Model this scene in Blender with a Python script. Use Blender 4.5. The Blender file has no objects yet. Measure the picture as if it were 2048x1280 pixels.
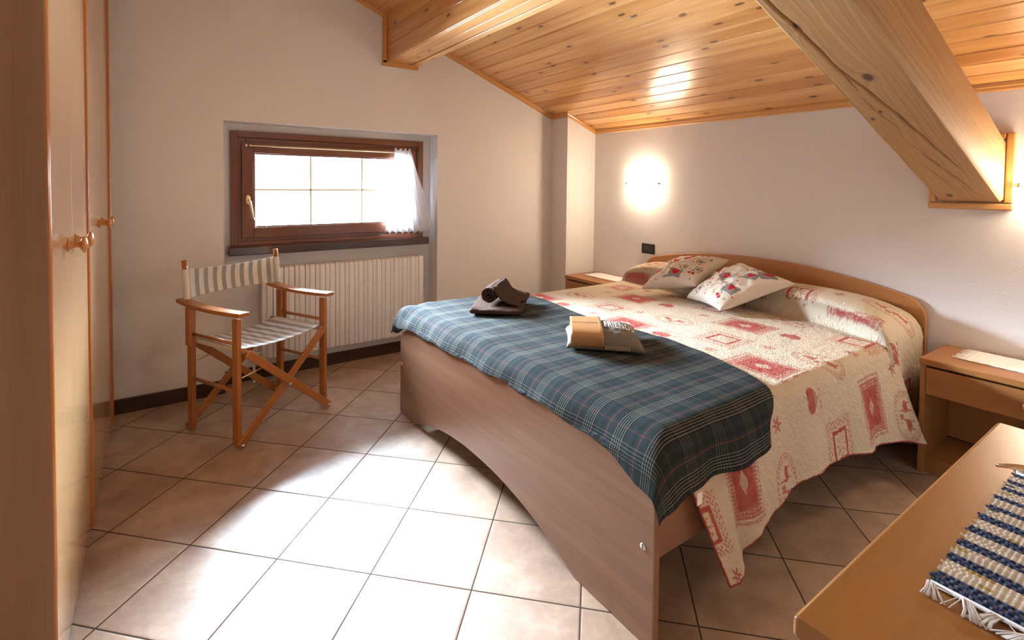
import bpy, bmesh, math, random
import numpy as np
from mathutils import Vector, Matrix
random.seed(7)
rng = np.random.default_rng(5)
scene = bpy.context.scene
COL = scene.collection
PI = math.pi

# ------------------------------------------------------------------ camera
YAW, PITCH, ROLL, FPX, PCX, PCY, CAMH = 0.5986, 0.0313, -0.0104, 1005.384, 1006.48, 400.44, 1.2549
f_ = Vector((math.sin(YAW)*math.cos(PITCH), math.cos(YAW)*math.cos(PITCH), -math.sin(PITCH)))
r_ = Vector((math.cos(YAW), -math.sin(YAW), 0))
d_ = f_.cross(r_)
c_, s_ = math.cos(ROLL), math.sin(ROLL)
right, down = c_*r_ + s_*d_, -s_*r_ + c_*d_
cam_data = bpy.data.cameras.new('camera')
cam = bpy.data.objects.new('camera', cam_data)
COL.objects.link(cam)
m = Matrix.Identity(4)
for i in range(3):
    m[i][0], m[i][1], m[i][2] = right[i], -down[i], -f_[i]
m[2][3] = CAMH
cam.matrix_world = m
cam_data.sensor_width = 36
cam_data.lens = FPX*36/2048
cam_data.shift_x = (1024-PCX)/2048
cam_data.shift_y = -(640-PCY)/2048
cam_data.clip_start = 0.02
scene.camera = cam

# ------------------------------------------------------------------ light and exposure
scene.view_settings.view_transform = 'Standard'
scene.view_settings.look = 'None'
scene.view_settings.gamma = 1
scene.view_settings.exposure = 0.85
scene.view_settings.use_curve_mapping = False
world = bpy.data.worlds.new('sky'); scene.world = world
world.use_nodes = True
wn = world.node_tree.nodes; wn.clear()
wo = wn.new('ShaderNodeOutputWorld'); wb = wn.new('ShaderNodeBackground')
wl = world.node_tree.links
tc = wn.new('ShaderNodeTexCoord'); sx = wn.new('ShaderNodeSeparateXYZ'); wl.new(tc.outputs['Generated'], sx.inputs[0])
def wramp(stops, interp='LINEAR'):
    r = wn.new('ShaderNodeValToRGB'); r.color_ramp.interpolation = interp
    while len(r.color_ramp.elements) < len(stops): r.color_ramp.elements.new(0.5)
    for e, (p, c) in zip(r.color_ramp.elements, stops): e.position = (p+1)/2; e.color = (*c, 1)
    return r
mr = wn.new('ShaderNodeMath'); mr.operation = 'MULTIPLY_ADD'; mr.inputs[1].default_value = 0.5; mr.inputs[2].default_value = 0.5
wl.new(sx.outputs[2], mr.inputs[0])
# bright overcast sky above, dimmer belt of trees and houses at the horizon, sunlit ground below
lev = wramp([(-1.0, (0.30,)*3), (-0.22, (0.30,)*3), (-0.13, (0.0065,)*3), (0.10, (0.0065,)*3), (0.24, (0.9,)*3), (1.0, (1.0,)*3)])
wl.new(mr.outputs[0], lev.inputs[0])
tn = wn.new('ShaderNodeTexNoise'); tn.inputs['Scale'].default_value = 28; tn.inputs['Detail'].default_value = 5; wl.new(tc.outputs['Generated'], tn.inputs[0])
tr = wn.new('ShaderNodeValToRGB'); tr.color_ramp.elements[0].position = 0.50; tr.color_ramp.elements[0].color = (0.66, 0.82, 1.0, 1); tr.color_ramp.elements[1].position = 0.62; tr.color_ramp.elements[1].color = (0.26, 0.36, 0.33, 1)
wl.new(tn.outputs[0], tr.inputs[0])
belt = wramp([(-0.2, (0, 0, 0)), (0.0, (0, 0, 0)), (0.012, (1, 1, 1)), (0.05, (1, 1, 1)), (0.10, (0, 0, 0))]); wl.new(mr.outputs[0], belt.inputs[0])
mxw = wn.new('ShaderNodeMix'); mxw.data_type = 'RGBA'; wl.new(belt.outputs[0], mxw.inputs[0]); mxw.inputs[6].default_value = (0.68, 0.83, 1.0, 1); wl.new(tr.outputs[0], mxw.inputs[7])
wl.new(mxw.outputs[2], wb.inputs[0])
ms = wn.new('ShaderNodeMath'); ms.operation = 'MULTIPLY'; ms.inputs[1].default_value = 350.0; wl.new(lev.outputs[0], ms.inputs[0]); wl.new(ms.outputs[0], wb.inputs[1])
world.node_tree.links.new(wb.outputs[0], wo.inputs[0])

def area_light(name, loc, rot, sx, sy, power, col, portal=False):
    l = bpy.data.lights.new(name, 'AREA'); l.shape = 'RECTANGLE'; l.size = sx; l.size_y = sy
    l.energy = power; l.color = col
    if portal: l.cycles.is_portal = True
    o = bpy.data.objects.new(name, l); COL.objects.link(o)
    o.location = loc; o.rotation_euler = rot
    return o
# a portal guides the sky light through the window
area_light('window_portal', (0.99, 3.62, 1.2), (-PI/2, 0, 0), 1.1, 0.5, 1, (1, 1, 1), True)

# ------------------------------------------------------------------ node helper
class NT:
    def __init__(s, name):
        s.mat = bpy.data.materials.new(name); s.mat.use_nodes = True
        s.nt = s.mat.node_tree; s.nt.nodes.clear()
        s.out = s.nt.nodes.new('ShaderNodeOutputMaterial')
    def n(s, t, **kw):
        nd = s.nt.nodes.new(t)
        for k, v in kw.items():
            if k.startswith('_'): setattr(nd, k[1:], v)
        return nd
    def link(s, a, b): s.nt.links.new(a, b)
    def setin(s, nd, key, v):
        if v is None: return
        i = nd.inputs[key]
        if isinstance(v, bpy.types.NodeSocket): s.link(v, i)
        else:
            if hasattr(i.default_value, '__len__') and len(i.default_value) == 4 and len(v) == 3: v = (*v, 1)
            i.default_value = v
    def math(s, op, a, b=None, c=None, clamp=False):
        nd = s.nt.nodes.new('ShaderNodeMath'); nd.operation = op; nd.use_clamp = clamp
        s.setin(nd, 0, a)
        if b is not None: s.setin(nd, 1, b)
        if c is not None: s.setin(nd, 2, c)
        return nd.outputs[0]
    def vmath(s, op, a, b=None):
        nd = s.nt.nodes.new('ShaderNodeVectorMath'); nd.operation = op
        s.setin(nd, 0, a)
        if b is not None: s.setin(nd, 1, b)
        return nd.outputs[0]
    def mix(s, fac, a, b, bt='MIX'):
        nd = s.nt.nodes.new('ShaderNodeMix'); nd.data_type = 'RGBA'; nd.blend_type = bt
        s.setin(nd, 0, fac); s.setin(nd, 6, a); s.setin(nd, 7, b)
        return nd.outputs[2]
    def ramp(s, fac, stops, interp='LINEAR'):
        nd = s.nt.nodes.new('ShaderNodeValToRGB'); cr = nd.color_ramp; cr.interpolation = interp
        while len(cr.elements) < len(stops): cr.elements.new(0.5)
        for e, (p, c) in zip(cr.elements, stops):
            e.position = p; e.color = (*c, 1) if len(c) == 3 else c
        s.setin(nd, 0, fac)
        return nd.outputs[0]
    def noise(s, vec, scale, detail=3, rough=0.5, dist=0.0):
        nd = s.nt.nodes.new('ShaderNodeTexNoise')
        s.setin(nd, 'Vector', vec); nd.inputs['Scale'].default_value = scale
        nd.inputs['Detail'].default_value = detail; nd.inputs['Roughness'].default_value = rough
        nd.inputs['Distortion'].default_value = dist
        return nd.outputs[0]
    def voronoi(s, vec, scale, feature='F1', out='Distance', rand=1.0, dim='3D'):
        nd = s.nt.nodes.new('ShaderNodeTexVoronoi'); nd.feature = feature; nd.voronoi_dimensions = dim
        s.setin(nd, 'Vector', vec); nd.inputs['Scale'].default_value = scale
        nd.inputs['Randomness'].default_value = rand
        return nd.outputs[out]
    def uv(s): return s.n('ShaderNodeUVMap').outputs[0]
    def obj(s): return s.n('ShaderNodeTexCoord').outputs['Object']
    def geo(s): return s.n('ShaderNodeNewGeometry').outputs['Position']
    def sep(s, v):
        nd = s.n('ShaderNodeSeparateXYZ'); s.setin(nd, 0, v); return nd.outputs
    def comb(s, x, y, z=0.0):
        nd = s.n('ShaderNodeCombineXYZ'); s.setin(nd, 0, x); s.setin(nd, 1, y); s.setin(nd, 2, z); return nd.outputs[0]
    def attr(s, name):
        nd = s.n('ShaderNodeAttribute'); nd.attribute_name = name; return nd.outputs['Color']
    def bump(s, h, strength=0.3, dist=0.002):
        nd = s.n('ShaderNodeBump'); s.setin(nd, 'Height', h)
        nd.inputs['Strength'].default_value = strength; nd.inputs['Distance'].default_value = dist
        return nd.outputs[0]
    def bsdf(s, col, rough=0.5, normal=None, spec=0.5, metal=0.0, coat=0.0, coat_rough=0.1, sheen=0.0, **kw):
        nd = s.n('ShaderNodeBsdfPrincipled')
        s.setin(nd, 'Base Color', col); s.setin(nd, 'Roughness', rough)
        s.setin(nd, 'Specular IOR Level', spec); s.setin(nd, 'Metallic', metal)
        s.setin(nd, 'Coat Weight', coat); s.setin(nd, 'Coat Roughness', coat_rough)
        s.setin(nd, 'Sheen Weight', sheen)
        if normal is not None: s.setin(nd, 'Normal', normal)
        for k, v in kw.items(): s.setin(nd, k, v)
        return nd.outputs[0]
    def done(s, sh): s.link(sh, s.out.inputs[0]); return s.mat

def plain(name, col, rough=0.5, **kw):
    t = NT(name); return t.done(t.bsdf(col, rough, **kw))

def wood(name, light, mid, dark, rough=0.35, coat=0.0, grain=1.0, knots=0.0, contrast=1.0, board=False, bump=0.08, coat_rough=0.12):
    """wood whose grain runs along U (metres); V runs across"""
    t = NT(name); uv = t.uv(); x, y, _ = t.sep(uv)
    warp = t.noise(t.comb(t.math('MULTIPLY', x, 1.6), t.math('MULTIPLY', y, 9.0)), 1.0, 2, 0.5)
    yw = t.math('ADD', y, t.math('MULTIPLY', warp, 0.05))
    fine = t.noise(t.comb(t.math('MULTIPLY', x, 6*grain), t.math('MULTIPLY', yw, 330*grain)), 1.0, 3, 0.6)
    broad = t.noise(t.comb(t.math('MULTIPLY', x, 1.3*grain), t.math('MULTIPLY', yw, 28*grain)), 1.0, 3, 0.55)
    tone = t.noise(t.comb(t.math('MULTIPLY', x, 0.15), t.math('MULTIPLY', y, 1.7 if board else 5.0)), 1.0, 1, 0.5)
    v = t.math('ADD', t.math('MULTIPLY', fine, 0.35), t.math('ADD', t.math('MULTIPLY', broad, 0.55), t.math('MULTIPLY', tone, 0.75 if board else 0.15)))
    v = t.math('ADD', t.math('MULTIPLY', t.math('SUBTRACT', v, 0.82 if board else 0.55), 1.7*contrast), 0.5, clamp=True)
    col = t.ramp(v, [(0.0, dark), (0.5, mid), (1.0, light)])
    h = fine
    if knots > 0:
        vd = t.voronoi(t.comb(t.math('MULTIPLY', x, 2.4*knots), t.math('MULTIPLY', y, 6.5*knots)), 1.0, dim='2D')
        d = t.math('MULTIPLY', vd, 1.0)
        ring = t.math('SINE', t.math('MULTIPLY', d, 60))
        core = t.math('SUBTRACT', 1.0, t.math('DIVIDE', d, 0.075), clamp=True)
        core = t.math('MULTIPLY', core, 2.2, clamp=True)
        halo = t.math('SUBTRACT', 1.0, t.math('DIVIDE', d, 0.22), clamp=True)
        halo = t.math('MULTIPLY', halo, t.math('ADD', 0.35, t.math('MULTIPLY', ring, 0.15)))
        col = t.mix(halo, col, dark)
        kd = tuple(c*0.42 for c in dark)
        col = t.mix(core, col, kd)
    nrm = t.bump(h, bump, 0.001)
    return t.done(t.bsdf(col, rough, nrm, coat=coat, coat_rough=coat_rough))

# ------------------------------------------------------------------ materials
def M_wall():
    t = NT('plaster'); p = t.geo()
    n1 = t.noise(p, 90, 4, 0.6); n2 = t.noise(p, 2.0, 2)
    col = t.mix(n2, (0.775, 0.745, 0.735), (0.80, 0.775, 0.765))
    return t.done(t.bsdf(col, 0.6, t.bump(n1, 0.25, 0.003), spec=0.5))

def M_tile():
    t = NT('floor_tiles'); p = t.geo(); x, y, z = t.sep(p)
    T = 0.3333; ga = -0.7801; ox, oy = -0.493*T, 6.7157*T
    ca, sa = math.cos(ga), math.sin(ga)
    dx = t.math('SUBTRACT', x, ox); dy = t.math('SUBTRACT', y, oy)
    i = t.math('DIVIDE', t.math('ADD', t.math('MULTIPLY', dx, ca), t.math('MULTIPLY', dy, sa)), T)
    j = t.math('DIVIDE', t.math('ADD', t.math('MULTIPLY', dx, -sa), t.math('MULTIPLY', dy, ca)), T)
    def edge(q):
        fr = t.math('FRACT', q); return t.math('MINIMUM', fr, t.math('SUBTRACT', 1.0, fr))
    e = t.math('MINIMUM', edge(i), edge(j))
    grout = t.math('LESS_THAN', e, 0.0075)
    prof = t.math('DIVIDE', e, 0.022, clamp=True)
    cid = t.comb(t.math('FLOOR', i), t.math('FLOOR', j))
    wnn = t.n('ShaderNodeTexWhiteNoise'); t.setin(wnn, 'Vector', cid); rnd = wnn.outputs['Color']; rv = wnn.outputs['Value']
    loc = t.vmath('ADD', t.comb(i, j), t.vmath('MULTIPLY', rnd, (20, 20, 20)))
    n1 = t.noise(loc, 2.2, 5, 0.62, 0.4); n2 = t.noise(loc, 14, 4, 0.65); n3 = t.noise(loc, 60, 3, 0.7)
    v = t.math('ADD', t.math('MULTIPLY', n1, 0.72), t.math('ADD', t.math('MULTIPLY', n2, 0.20), t.math('MULTIPLY', n3, 0.08)))
    v = t.math('ADD', v, t.math('MULTIPLY', t.math('SUBTRACT', rv, 0.5), 0.06))
    col = t.ramp(v, [(0.28, (0.235, 0.150, 0.098)), (0.45, (0.33, 0.215, 0.145)), (0.56, (0.40, 0.275, 0.19)), (0.74, (0.47, 0.345, 0.25))])
    col = t.mix(grout, col, (0.075, 0.052, 0.038))
    ro = t.math('ADD', 0.40, t.math('MULTIPLY', n2, 0.07)); ro = t.math('ADD', ro, t.math('MULTIPLY', grout, 0.5))
    h = t.math('ADD', t.math('MULTIPLY', prof, 1.0), t.math('ADD', t.math('MULTIPLY', n3, 0.03), t.math('MULTIPLY', n1, 0.10)))
    nb = t.n('ShaderNodeBump'); t.setin(nb, 'Height', h); nb.inputs['Strength'].default_value = 0.5; nb.inputs['Distance'].default_value = 0.0018
    tilt = t.vmath('MULTIPLY', t.vmath('SUBTRACT', rnd, (0.5, 0.5, 0.5)), (0.05, 0.05, 0.0))
    gn = t.n('ShaderNodeNewGeometry').outputs['Normal']
    t.link(t.vmath('NORMALIZE', t.vmath('ADD', gn, tilt)), nb.inputs['Normal'])
    return t.done(t.bsdf(col, ro, nb.outputs[0], spec=t.math('MULTIPLY', t.math('SUBTRACT', 1.0, grout), 0.6)))

plaster = M_wall(); tiles = M_tile()
pine = wood('pine_boards', (0.76, 0.44, 0.175), (0.61, 0.295, 0.09), (0.38, 0.14, 0.03), rough=0.30, coat=0.6, knots=1.0, board=True, grain=0.7, coat_rough=0.17, contrast=1.25)
pine_trim = wood('pine_trim', (0.72, 0.40, 0.16), (0.62, 0.30, 0.09), (0.42, 0.16, 0.04), rough=0.30, coat=0.3, board=True)
beamwood = wood('raw_timber', (0.74, 0.52, 0.31), (0.64, 0.41, 0.22), (0.46, 0.26, 0.12), rough=0.6, grain=0.45, contrast=0.9, knots=0.35, board=True, bump=0.2)
laminate = wood('cherry_laminate', (0.42, 0.195, 0.065), (0.36, 0.155, 0.048), (0.27, 0.105, 0.03), rough=0.33, grain=0.8, contrast=0.8)
door_lam = wood('wardrobe_door_laminate', (0.62, 0.40, 0.21), (0.55, 0.33, 0.155), (0.44, 0.245, 0.105), rough=0.2, coat=0.5, grain=0.8, contrast=0.8, coat_rough=0.08)
desk_lam = wood('chest_laminate', (0.42, 0.185, 0.045), (0.35, 0.145, 0.032), (0.265, 0.102, 0.02), rough=0.34, grain=0.7, contrast=0.7)
bed_lam = wood('bed_laminate', (0.35, 0.20, 0.125), (0.235, 0.122, 0.072), (0.145, 0.066, 0.036), rough=0.30, coat=0.25, grain=0.6, contrast=1.1, board=True)
head_lam = wood('headboard_laminate', (0.50, 0.23, 0.08), (0.42, 0.18, 0.055), (0.30, 0.115, 0.032), rough=0.36, grain=0.6, contrast=0.8)
ward_side = wood('wardrobe_side_laminate', (0.36, 0.195, 0.095), (0.285, 0.145, 0.065), (0.20, 0.095, 0.038), rough=0.4, grain=0.8, contrast=0.8)
knobwood = wood('knob_wood', (0.62, 0.27, 0.07), (0.54, 0.215, 0.045), (0.42, 0.15, 0.03), rough=0.22, coat=0.5)
edgewood = wood('edge_wood', (0.50, 0.20, 0.05), (0.42, 0.15, 0.03), (0.32, 0.10, 0.02), rough=0.25, coat=0.4)
mahog = wood('mahogany_frame', (0.20, 0.062, 0.022), (0.155, 0.045, 0.016), (0.10, 0.027, 0.01), rough=0.28, coat=0.3)
darkwood = wood('dark_sill_wood', (0.085, 0.03, 0.018), (0.055, 0.018, 0.011), (0.035, 0.011, 0.007), rough=0.25, coat=0.3)
chairwood = wood('chair_beech', (0.46, 0.175, 0.045), (0.37, 0.13, 0.03), (0.27, 0.085, 0.018), rough=0.3, coat=0.3)
radpaint = plain('radiator_paint', (0.86, 0.85, 0.86), 0.32)
brass = plain('brass', (0.80, 0.66, 0.38), 0.22, metal=1.0)
goldbar = plain('gold_muntin', (0.85, 0.70, 0.42), 0.4, metal=0.3)
steel = plain('steel', (0.62, 0.62, 0.60), 0.3, metal=1.0)
blackplastic = plain('black_plastic', (0.018, 0.016, 0.015), 0.35)
greyplastic = plain('grey_plastic', (0.06, 0.055, 0.05), 0.3)
whitecloth = plain('white_cotton', (0.86, 0.84, 0.82), 0.9)
mattcloth = plain('mattress_cloth', (0.80, 0.79, 0.77), 0.9)
dkgasket = plain('dark_gasket', (0.02, 0.015, 0.012), 0.6)

def M_glass():
    t = NT('window_glass')
    a = t.n('ShaderNodeBsdfTransparent'); g = t.n('ShaderNodeBsdfGlossy'); g.inputs['Roughness'].default_value = 0.02
    fr = t.n('ShaderNodeFresnel'); mx = t.n('ShaderNodeMixShader')
    t.link(fr.outputs[0], mx.inputs[0]); t.link(a.outputs[0], mx.inputs[1]); t.link(g.outputs[0], mx.inputs[2])
    return t.done(mx.outputs[0])
glass = M_glass()

def M_curtain():
    t = NT('sheer_curtain')
    p = t.geo(); n = t.noise(p, 400, 2)
    tr = t.n('ShaderNodeBsdfTransparent'); df = t.n('ShaderNodeBsdfDiffuse'); tl = t.n('ShaderNodeBsdfTranslucent')
    df.inputs[0].default_value = (0.9, 0.9, 0.92, 1); tl.inputs[0].default_value = (0.9, 0.9, 0.92, 1)
    m1 = t.n('ShaderNodeMixShader'); m1.inputs[0].default_value = 0.45
    t.link(df.outputs[0], m1.inputs[1]); t.link(tl.outputs[0], m1.inputs[2])
    m2 = t.n('ShaderNodeMixShader'); m2.inputs[0].default_value = 0.86
    t.link(tr.outputs[0], m2.inputs[1]); t.link(m1.outputs[0], m2.inputs[2])
    return t.done(m2.outputs[0])
curtainmat = M_curtain()

def M_lamp():
    t = NT('lamp_glass')
    e = t.n('ShaderNodeEmission'); e.inputs[0].default_value = (1.0, 0.80, 0.58, 1); e.inputs[1].default_value = 36.0
    return t.done(e.outputs[0])
lampglass = M_lamp()

def M_stripe():
    t = NT('striped_canvas'); x, y, _ = t.sep(t.uv())
    s = t.math('LESS_THAN', t.math('FRACT', t.math('DIVIDE', x, 0.052)), 0.47)
    weave = t.noise(t.comb(t.math('MULTIPLY', x, 500), t.math('MULTIPLY', y, 500)), 1.0, 2)
    col = t.mix(s, (0.80, 0.77, 0.70), (0.36, 0.33, 0.30))
    col = t.mix(0.10, col, t.mix(weave, (0.2, 0.2, 0.2), (0.9, 0.9, 0.9)))
    tl = t.n('ShaderNodeBsdfTranslucent'); t.link(col, tl.inputs[0])
    mx = t.n('ShaderNodeMixShader'); mx.inputs[0].default_value = 0.2
    t.link(t.bsdf(col, 0.85, t.bump(weave, 0.2, 0.0006)), mx.inputs[1]); t.link(tl.outputs[0], mx.inputs[2])
    return t.done(mx.outputs[0])
canvas = M_stripe()
sleevecloth = plain('plain_canvas', (0.66, 0.62, 0.55), 0.85)

def M_plaid():
    t = NT('tartan_wool'); x, y, _ = t.sep(t.uv())
    base = (0.019, 0.026, 0.026); blk = (0.005, 0.006, 0.008); wht = (0.23, 0.225, 0.185); red = (0.26, 0.055, 0.022); blu = (0.023, 0.034, 0.039)
    def band(q, P, off):
        fr = t.math('FRACT', t.math('ADD', t.math('DIVIDE', q, P), off))
        st = [(0.0, base)]
        a = 0.04
        for k in range(5):
            st += [(a, blk), (a+0.038, wht), (a+0.058, blk)]; a += 0.066
        st += [(a, base), (0.52, blu), (0.595, red), (0.615, blu), (0.70, blk), (0.715, base), (0.74, blk), (0.755, base), (0.78, blk), (0.795, base), (0.86, blu), (0.93, base)]
        return t.ramp(fr, st, 'CONSTANT')
    cx = band(x, 0.150, 0.25); cx = t.mix(0.38, cx, base); cy = band(y, 0.122, 0.1)
    tw = t.math('GREATER_THAN', t.math('FRACT', t.math('MULTIPLY', t.math('ADD', x, y), 240)), 0.42)
    col = t.mix(tw, cx, cy)
    fuzz = t.noise(t.comb(t.math('MULTIPLY', x, 900), t.math('MULTIPLY', y, 900)), 1.0, 3, 0.7)
    col = t.mix(t.math('MULTIPLY', fuzz, 0.07), col, (0.25, 0.28, 0.30))
    return t.done(t.bsdf(col, 0.95, t.bump(fuzz, 0.5, 0.0015), spec=0.04, sheen=0.0))
plaid = M_plaid()

def M_quilt():
    t = NT('printed_quilt'); x, y, _ = t.sep(t.uv()); c = t.attr('print')
    w = t.noise(t.comb(t.math('MULTIPLY', x, 30), t.math('MULTIPLY', y, 30)), 1.0, 2)
    vec = t.vmath('ADD', t.comb(t.math('MULTIPLY', x, 1.0), t.math('MULTIPLY', y, 1.0)), t.vmath('MULTIPLY', t.comb(w, t.noise(t.comb(y, x), 24.0, 2)), (0.03, 0.03, 0)))
    ve = t.voronoi(vec, 105, 'DISTANCE_TO_EDGE', dim='2D')
    h = t.math('MULTIPLY', ve, 3.2, clamp=True)
    rip = t.noise(t.comb(t.math('MULTIPLY', x, 120), t.math('MULTIPLY', y, 26)), 1.0, 2)
    h = t.math('ADD', t.math('MULTIPLY', h, 0.5), t.math('MULTIPLY', rip, 0.8))
    fine = t.noise(t.comb(t.math('MULTIPLY', x, 700), t.math('MULTIPLY', y, 700)), 1.0, 2)
    c = t.mix(t.math('MULTIPLY', fine, 0.12), c, (0.75, 0.66, 0.52))
    return t.done(t.bsdf(c, 0.9, t.bump(h, 0.8, 0.0042), spec=0.2))
quiltmat = M_quilt()
def M_print():
    t = NT('printed_cotton'); c = t.attr('print')
    return t.done(t.bsdf(c, 0.85, t.bump(t.noise(t.obj(), 900, 2), 0.15, 0.0005), spec=0.2))
printmat = M_print()
def M_terry():
    t = NT('brown_terry'); p = t.obj()
    n = t.voronoi(p, 230); n2 = t.noise(p, 120, 4, 0.75)
    col = t.mix(n2, (0.035, 0.017, 0.012), (0.15, 0.080, 0.056))
    h = t.math('ADD', n, n2)
    return t.done(t.bsdf(col, 1.0, t.bump(h, 1.0, 0.009), spec=0.1, sheen=0.05))
terry = M_terry()
def M_felt():
    t = NT('grey_felt'); p = t.obj(); n = t.noise(p, 500, 4, 0.7)
    return t.done(t.bsdf(t.mix(n, (0.125, 0.108, 0.09), (0.21, 0.185, 0.155)), 0.95, t.bump(n, 0.4, 0.0008), spec=0.1, sheen=0.05))
felt = M_felt()
kraft = plain('kraft_card', (0.38, 0.185, 0.07), 0.42)
ink = plain('brown_ink', (0.10, 0.04, 0.02), 0.6)
whiteprint = plain('cream_print', (0.85, 0.80, 0.66), 0.7)
silver = plain('silver', (0.80, 0.78, 0.74), 0.22, metal=1.0)
thread = plain('cream_thread', (0.70, 0.62, 0.40), 0.8)
def M_rag():
    t = NT('woven_rag'); c = t.attr('print')
    return t.done(t.bsdf(c, 0.9, t.bump(t.noise(t.obj(), 900, 3), 0.3, 0.0008), spec=0.2))
ragmat = M_rag()

# ------------------------------------------------------------------ mesh helpers
def finish(name, bm, mat, parent=None, bevel=0.0, smooth=False, seg=2, loc=None):
    me = bpy.data.meshes.new(name); bm.normal_update(); bm.to_mesh(me); bm.free()
    me.materials.append(mat)
    o = bpy.data.objects.new(name, me); COL.objects.link(o)
    if parent is not None: o.parent = parent
    if loc is not None: o.location = loc
    if smooth or bevel: me.polygons.foreach_set('use_smooth', [True]*len(me.polygons))
    if bevel:
        b = o.modifiers.new('bevel', 'BEVEL'); b.width = bevel; b.segments = seg; b.limit_method = 'ANGLE'; b.angle_limit = math.radians(40); b.harden_normals = True
    return o
def tag(o, label=None, cat=None, group=None, kind=None):
    if label: o['label'] = label
    if cat: o['category'] = cat
    if group: o['group'] = group
    if kind: o['kind'] = kind
    return o
def empty(name, loc, rz=0, **kw):
    o = bpy.data.objects.new(name, None); COL.objects.link(o); o.location = loc; o.rotation_euler = (0, 0, rz)
    o.empty_display_size = 0.1
    return tag(o, **kw)
def newbm():
    bm = bmesh.new(); bm.loops.layers.uv.new('UVMap'); return bm
def uvproj(bm, faces, g, off=None):
    """box projection with the grain along axis g"""
    uvl = bm.loops.layers.uv[0]
    if off is None: off = (random.uniform(0, 40), random.uniform(0, 40))
    for f in faces:
        n = f.normal if f.normal.length > 0 else Vector((0, 0, 1))
        ax = max(range(3), key=lambda k: abs(n[k]))
        if ax == g:
            a, b = [k for k in range(3) if k != g]
            for l in f.loops: l[uvl].uv = (l.vert.co[a]*0.2+off[0], l.vert.co[b]+off[1])
        else:
            b = [k for k in range(3) if k != g and k != ax][0]
            for l in f.loops: l[uvl].uv = (l.vert.co[g]+off[0], l.vert.co[b]+off[1]+l.vert.co[ax]*0.3)
def box(bm, lo, hi, g=0, M=None, off=None):
    vs = [bm.verts.new((x, y, z)) for x in (lo[0], hi[0]) for y in (lo[1], hi[1]) for z in (lo[2], hi[2])]
    q = [(0, 1, 3, 2), (4, 6, 7, 5), (0, 4, 5, 1), (2, 3, 7, 6), (0, 2, 6, 4), (1, 5, 7, 3)]
    fs = [bm.faces.new([vs[i] for i in t]) for t in q]
    for f in fs: f.normal_update()
    uvproj(bm, fs, g, off)
    if M is not None:
        for v in vs: v.co = M @ v.co
    return fs
def boxobj(name, lo, hi, mat, parent=None, g=0, bevel=0.0, M=None, seg=2):
    bm = newbm(); box(bm, lo, hi, g, M); return finish(name, bm, mat, parent, bevel, seg=seg)
def frame_from(p0, p1, up=Vector((0, 0, 1))):
    d = (Vector(p1)-Vector(p0)).normalized()
    if abs(d.dot(up)) > 0.99: up = Vector((1, 0, 0))
    a = d.cross(up).normalized(); b = a.cross(d)
    return d, a, b
def tube(bm, pts, radii, n=14, caps=True):
    uvl = bm.loops.layers.uv[0]; rings = []; L = 0; off = (random.uniform(0, 30), random.uniform(0, 30))
    for i, p in enumerate(pts):
        p = Vector(p)
        if i == 0: d, a, b = frame_from(pts[0], pts[1])
        else:
            q = Vector(pts[min(i+1, len(pts)-1)])-Vector(pts[i-1]); d = q.normalized()
            a = (a - d*a.dot(d)).normalized(); b = a.cross(d)
            L += (p-Vector(pts[i-1])).length
        r = radii[i] if hasattr(radii, '__len__') else radii
        rings.append((L, [bm.verts.new(p + a*math.cos(2*PI*k/n)*r + b*math.sin(2*PI*k/n)*r) for k in range(n)]))
    for (l0, r0), (l1, r1) in zip(rings, rings[1:]):
        for k in range(n):
            f = bm.faces.new((r0[k], r0[(k+1) % n], r1[(k+1) % n], r1[k]))
            for l, (u, v) in zip(f.loops, ((l0, k), (l0, k+1), (l1, k+1), (l1, k))): l[uvl].uv = (u+off[0], v*0.006+off[1])
    if caps:
        for rg, rev in ((rings[0][1], False), (rings[-1][1], True)):
            try: bm.faces.new(rg if rev else rg[::-1])
            except ValueError: pass
def tubeobj(name, pts, r, mat, parent=None, n=14):
    bm = newbm(); tube(bm, pts, r, n); o = finish(name, bm, mat, parent, smooth=True); 
    return o
def bar(bm, p0, p1, w, h, up=Vector((0, 0, 1)), ext=0.0):
    """square bar from p0 to p1, w across, h along up"""
    d, a, b = frame_from(p0, p1, up); p0 = Vector(p0)-d*ext; p1 = Vector(p1)+d*ext
    L = (p1-p0).length
    M = Matrix((( d[0], a[0], b[0], p0[0]), (d[1], a[1], b[1], p0[1]), (d[2], a[2], b[2], p0[2]), (0, 0, 0, 1)))
    box(bm, (0, -w/2, -h/2), (L, w/2, h/2), 0, M)
def barobj(name, p0, p1, w, h, mat, parent=None, up=Vector((0, 0, 1)), bevel=0.003, ext=0.0):
    bm = newbm(); bar(bm, p0, p1, w, h, up, ext); return finish(name, bm, mat, parent, bevel)
def lathe(name, prof, M, mat, parent=None, n=28):
    bm = newbm(); rings = []
    for (r, z) in prof: rings.append([bm.verts.new(M @ Vector((r*math.cos(2*PI*k/n), r*math.sin(2*PI*k/n), z))) for k in range(n)])
    for r0, r1 in zip(rings, rings[1:]):
        for k in range(n): bm.faces.new((r0[k], r0[(k+1) % n], r1[(k+1) % n], r1[k]))
    bm.faces.new(rings[0][::-1]); bm.faces.new(rings[-1])
    for f in bm.faces: f.normal_update()
    uvproj(bm, bm.faces, 2)
    return finish(name, bm, mat, parent, smooth=True)
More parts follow.
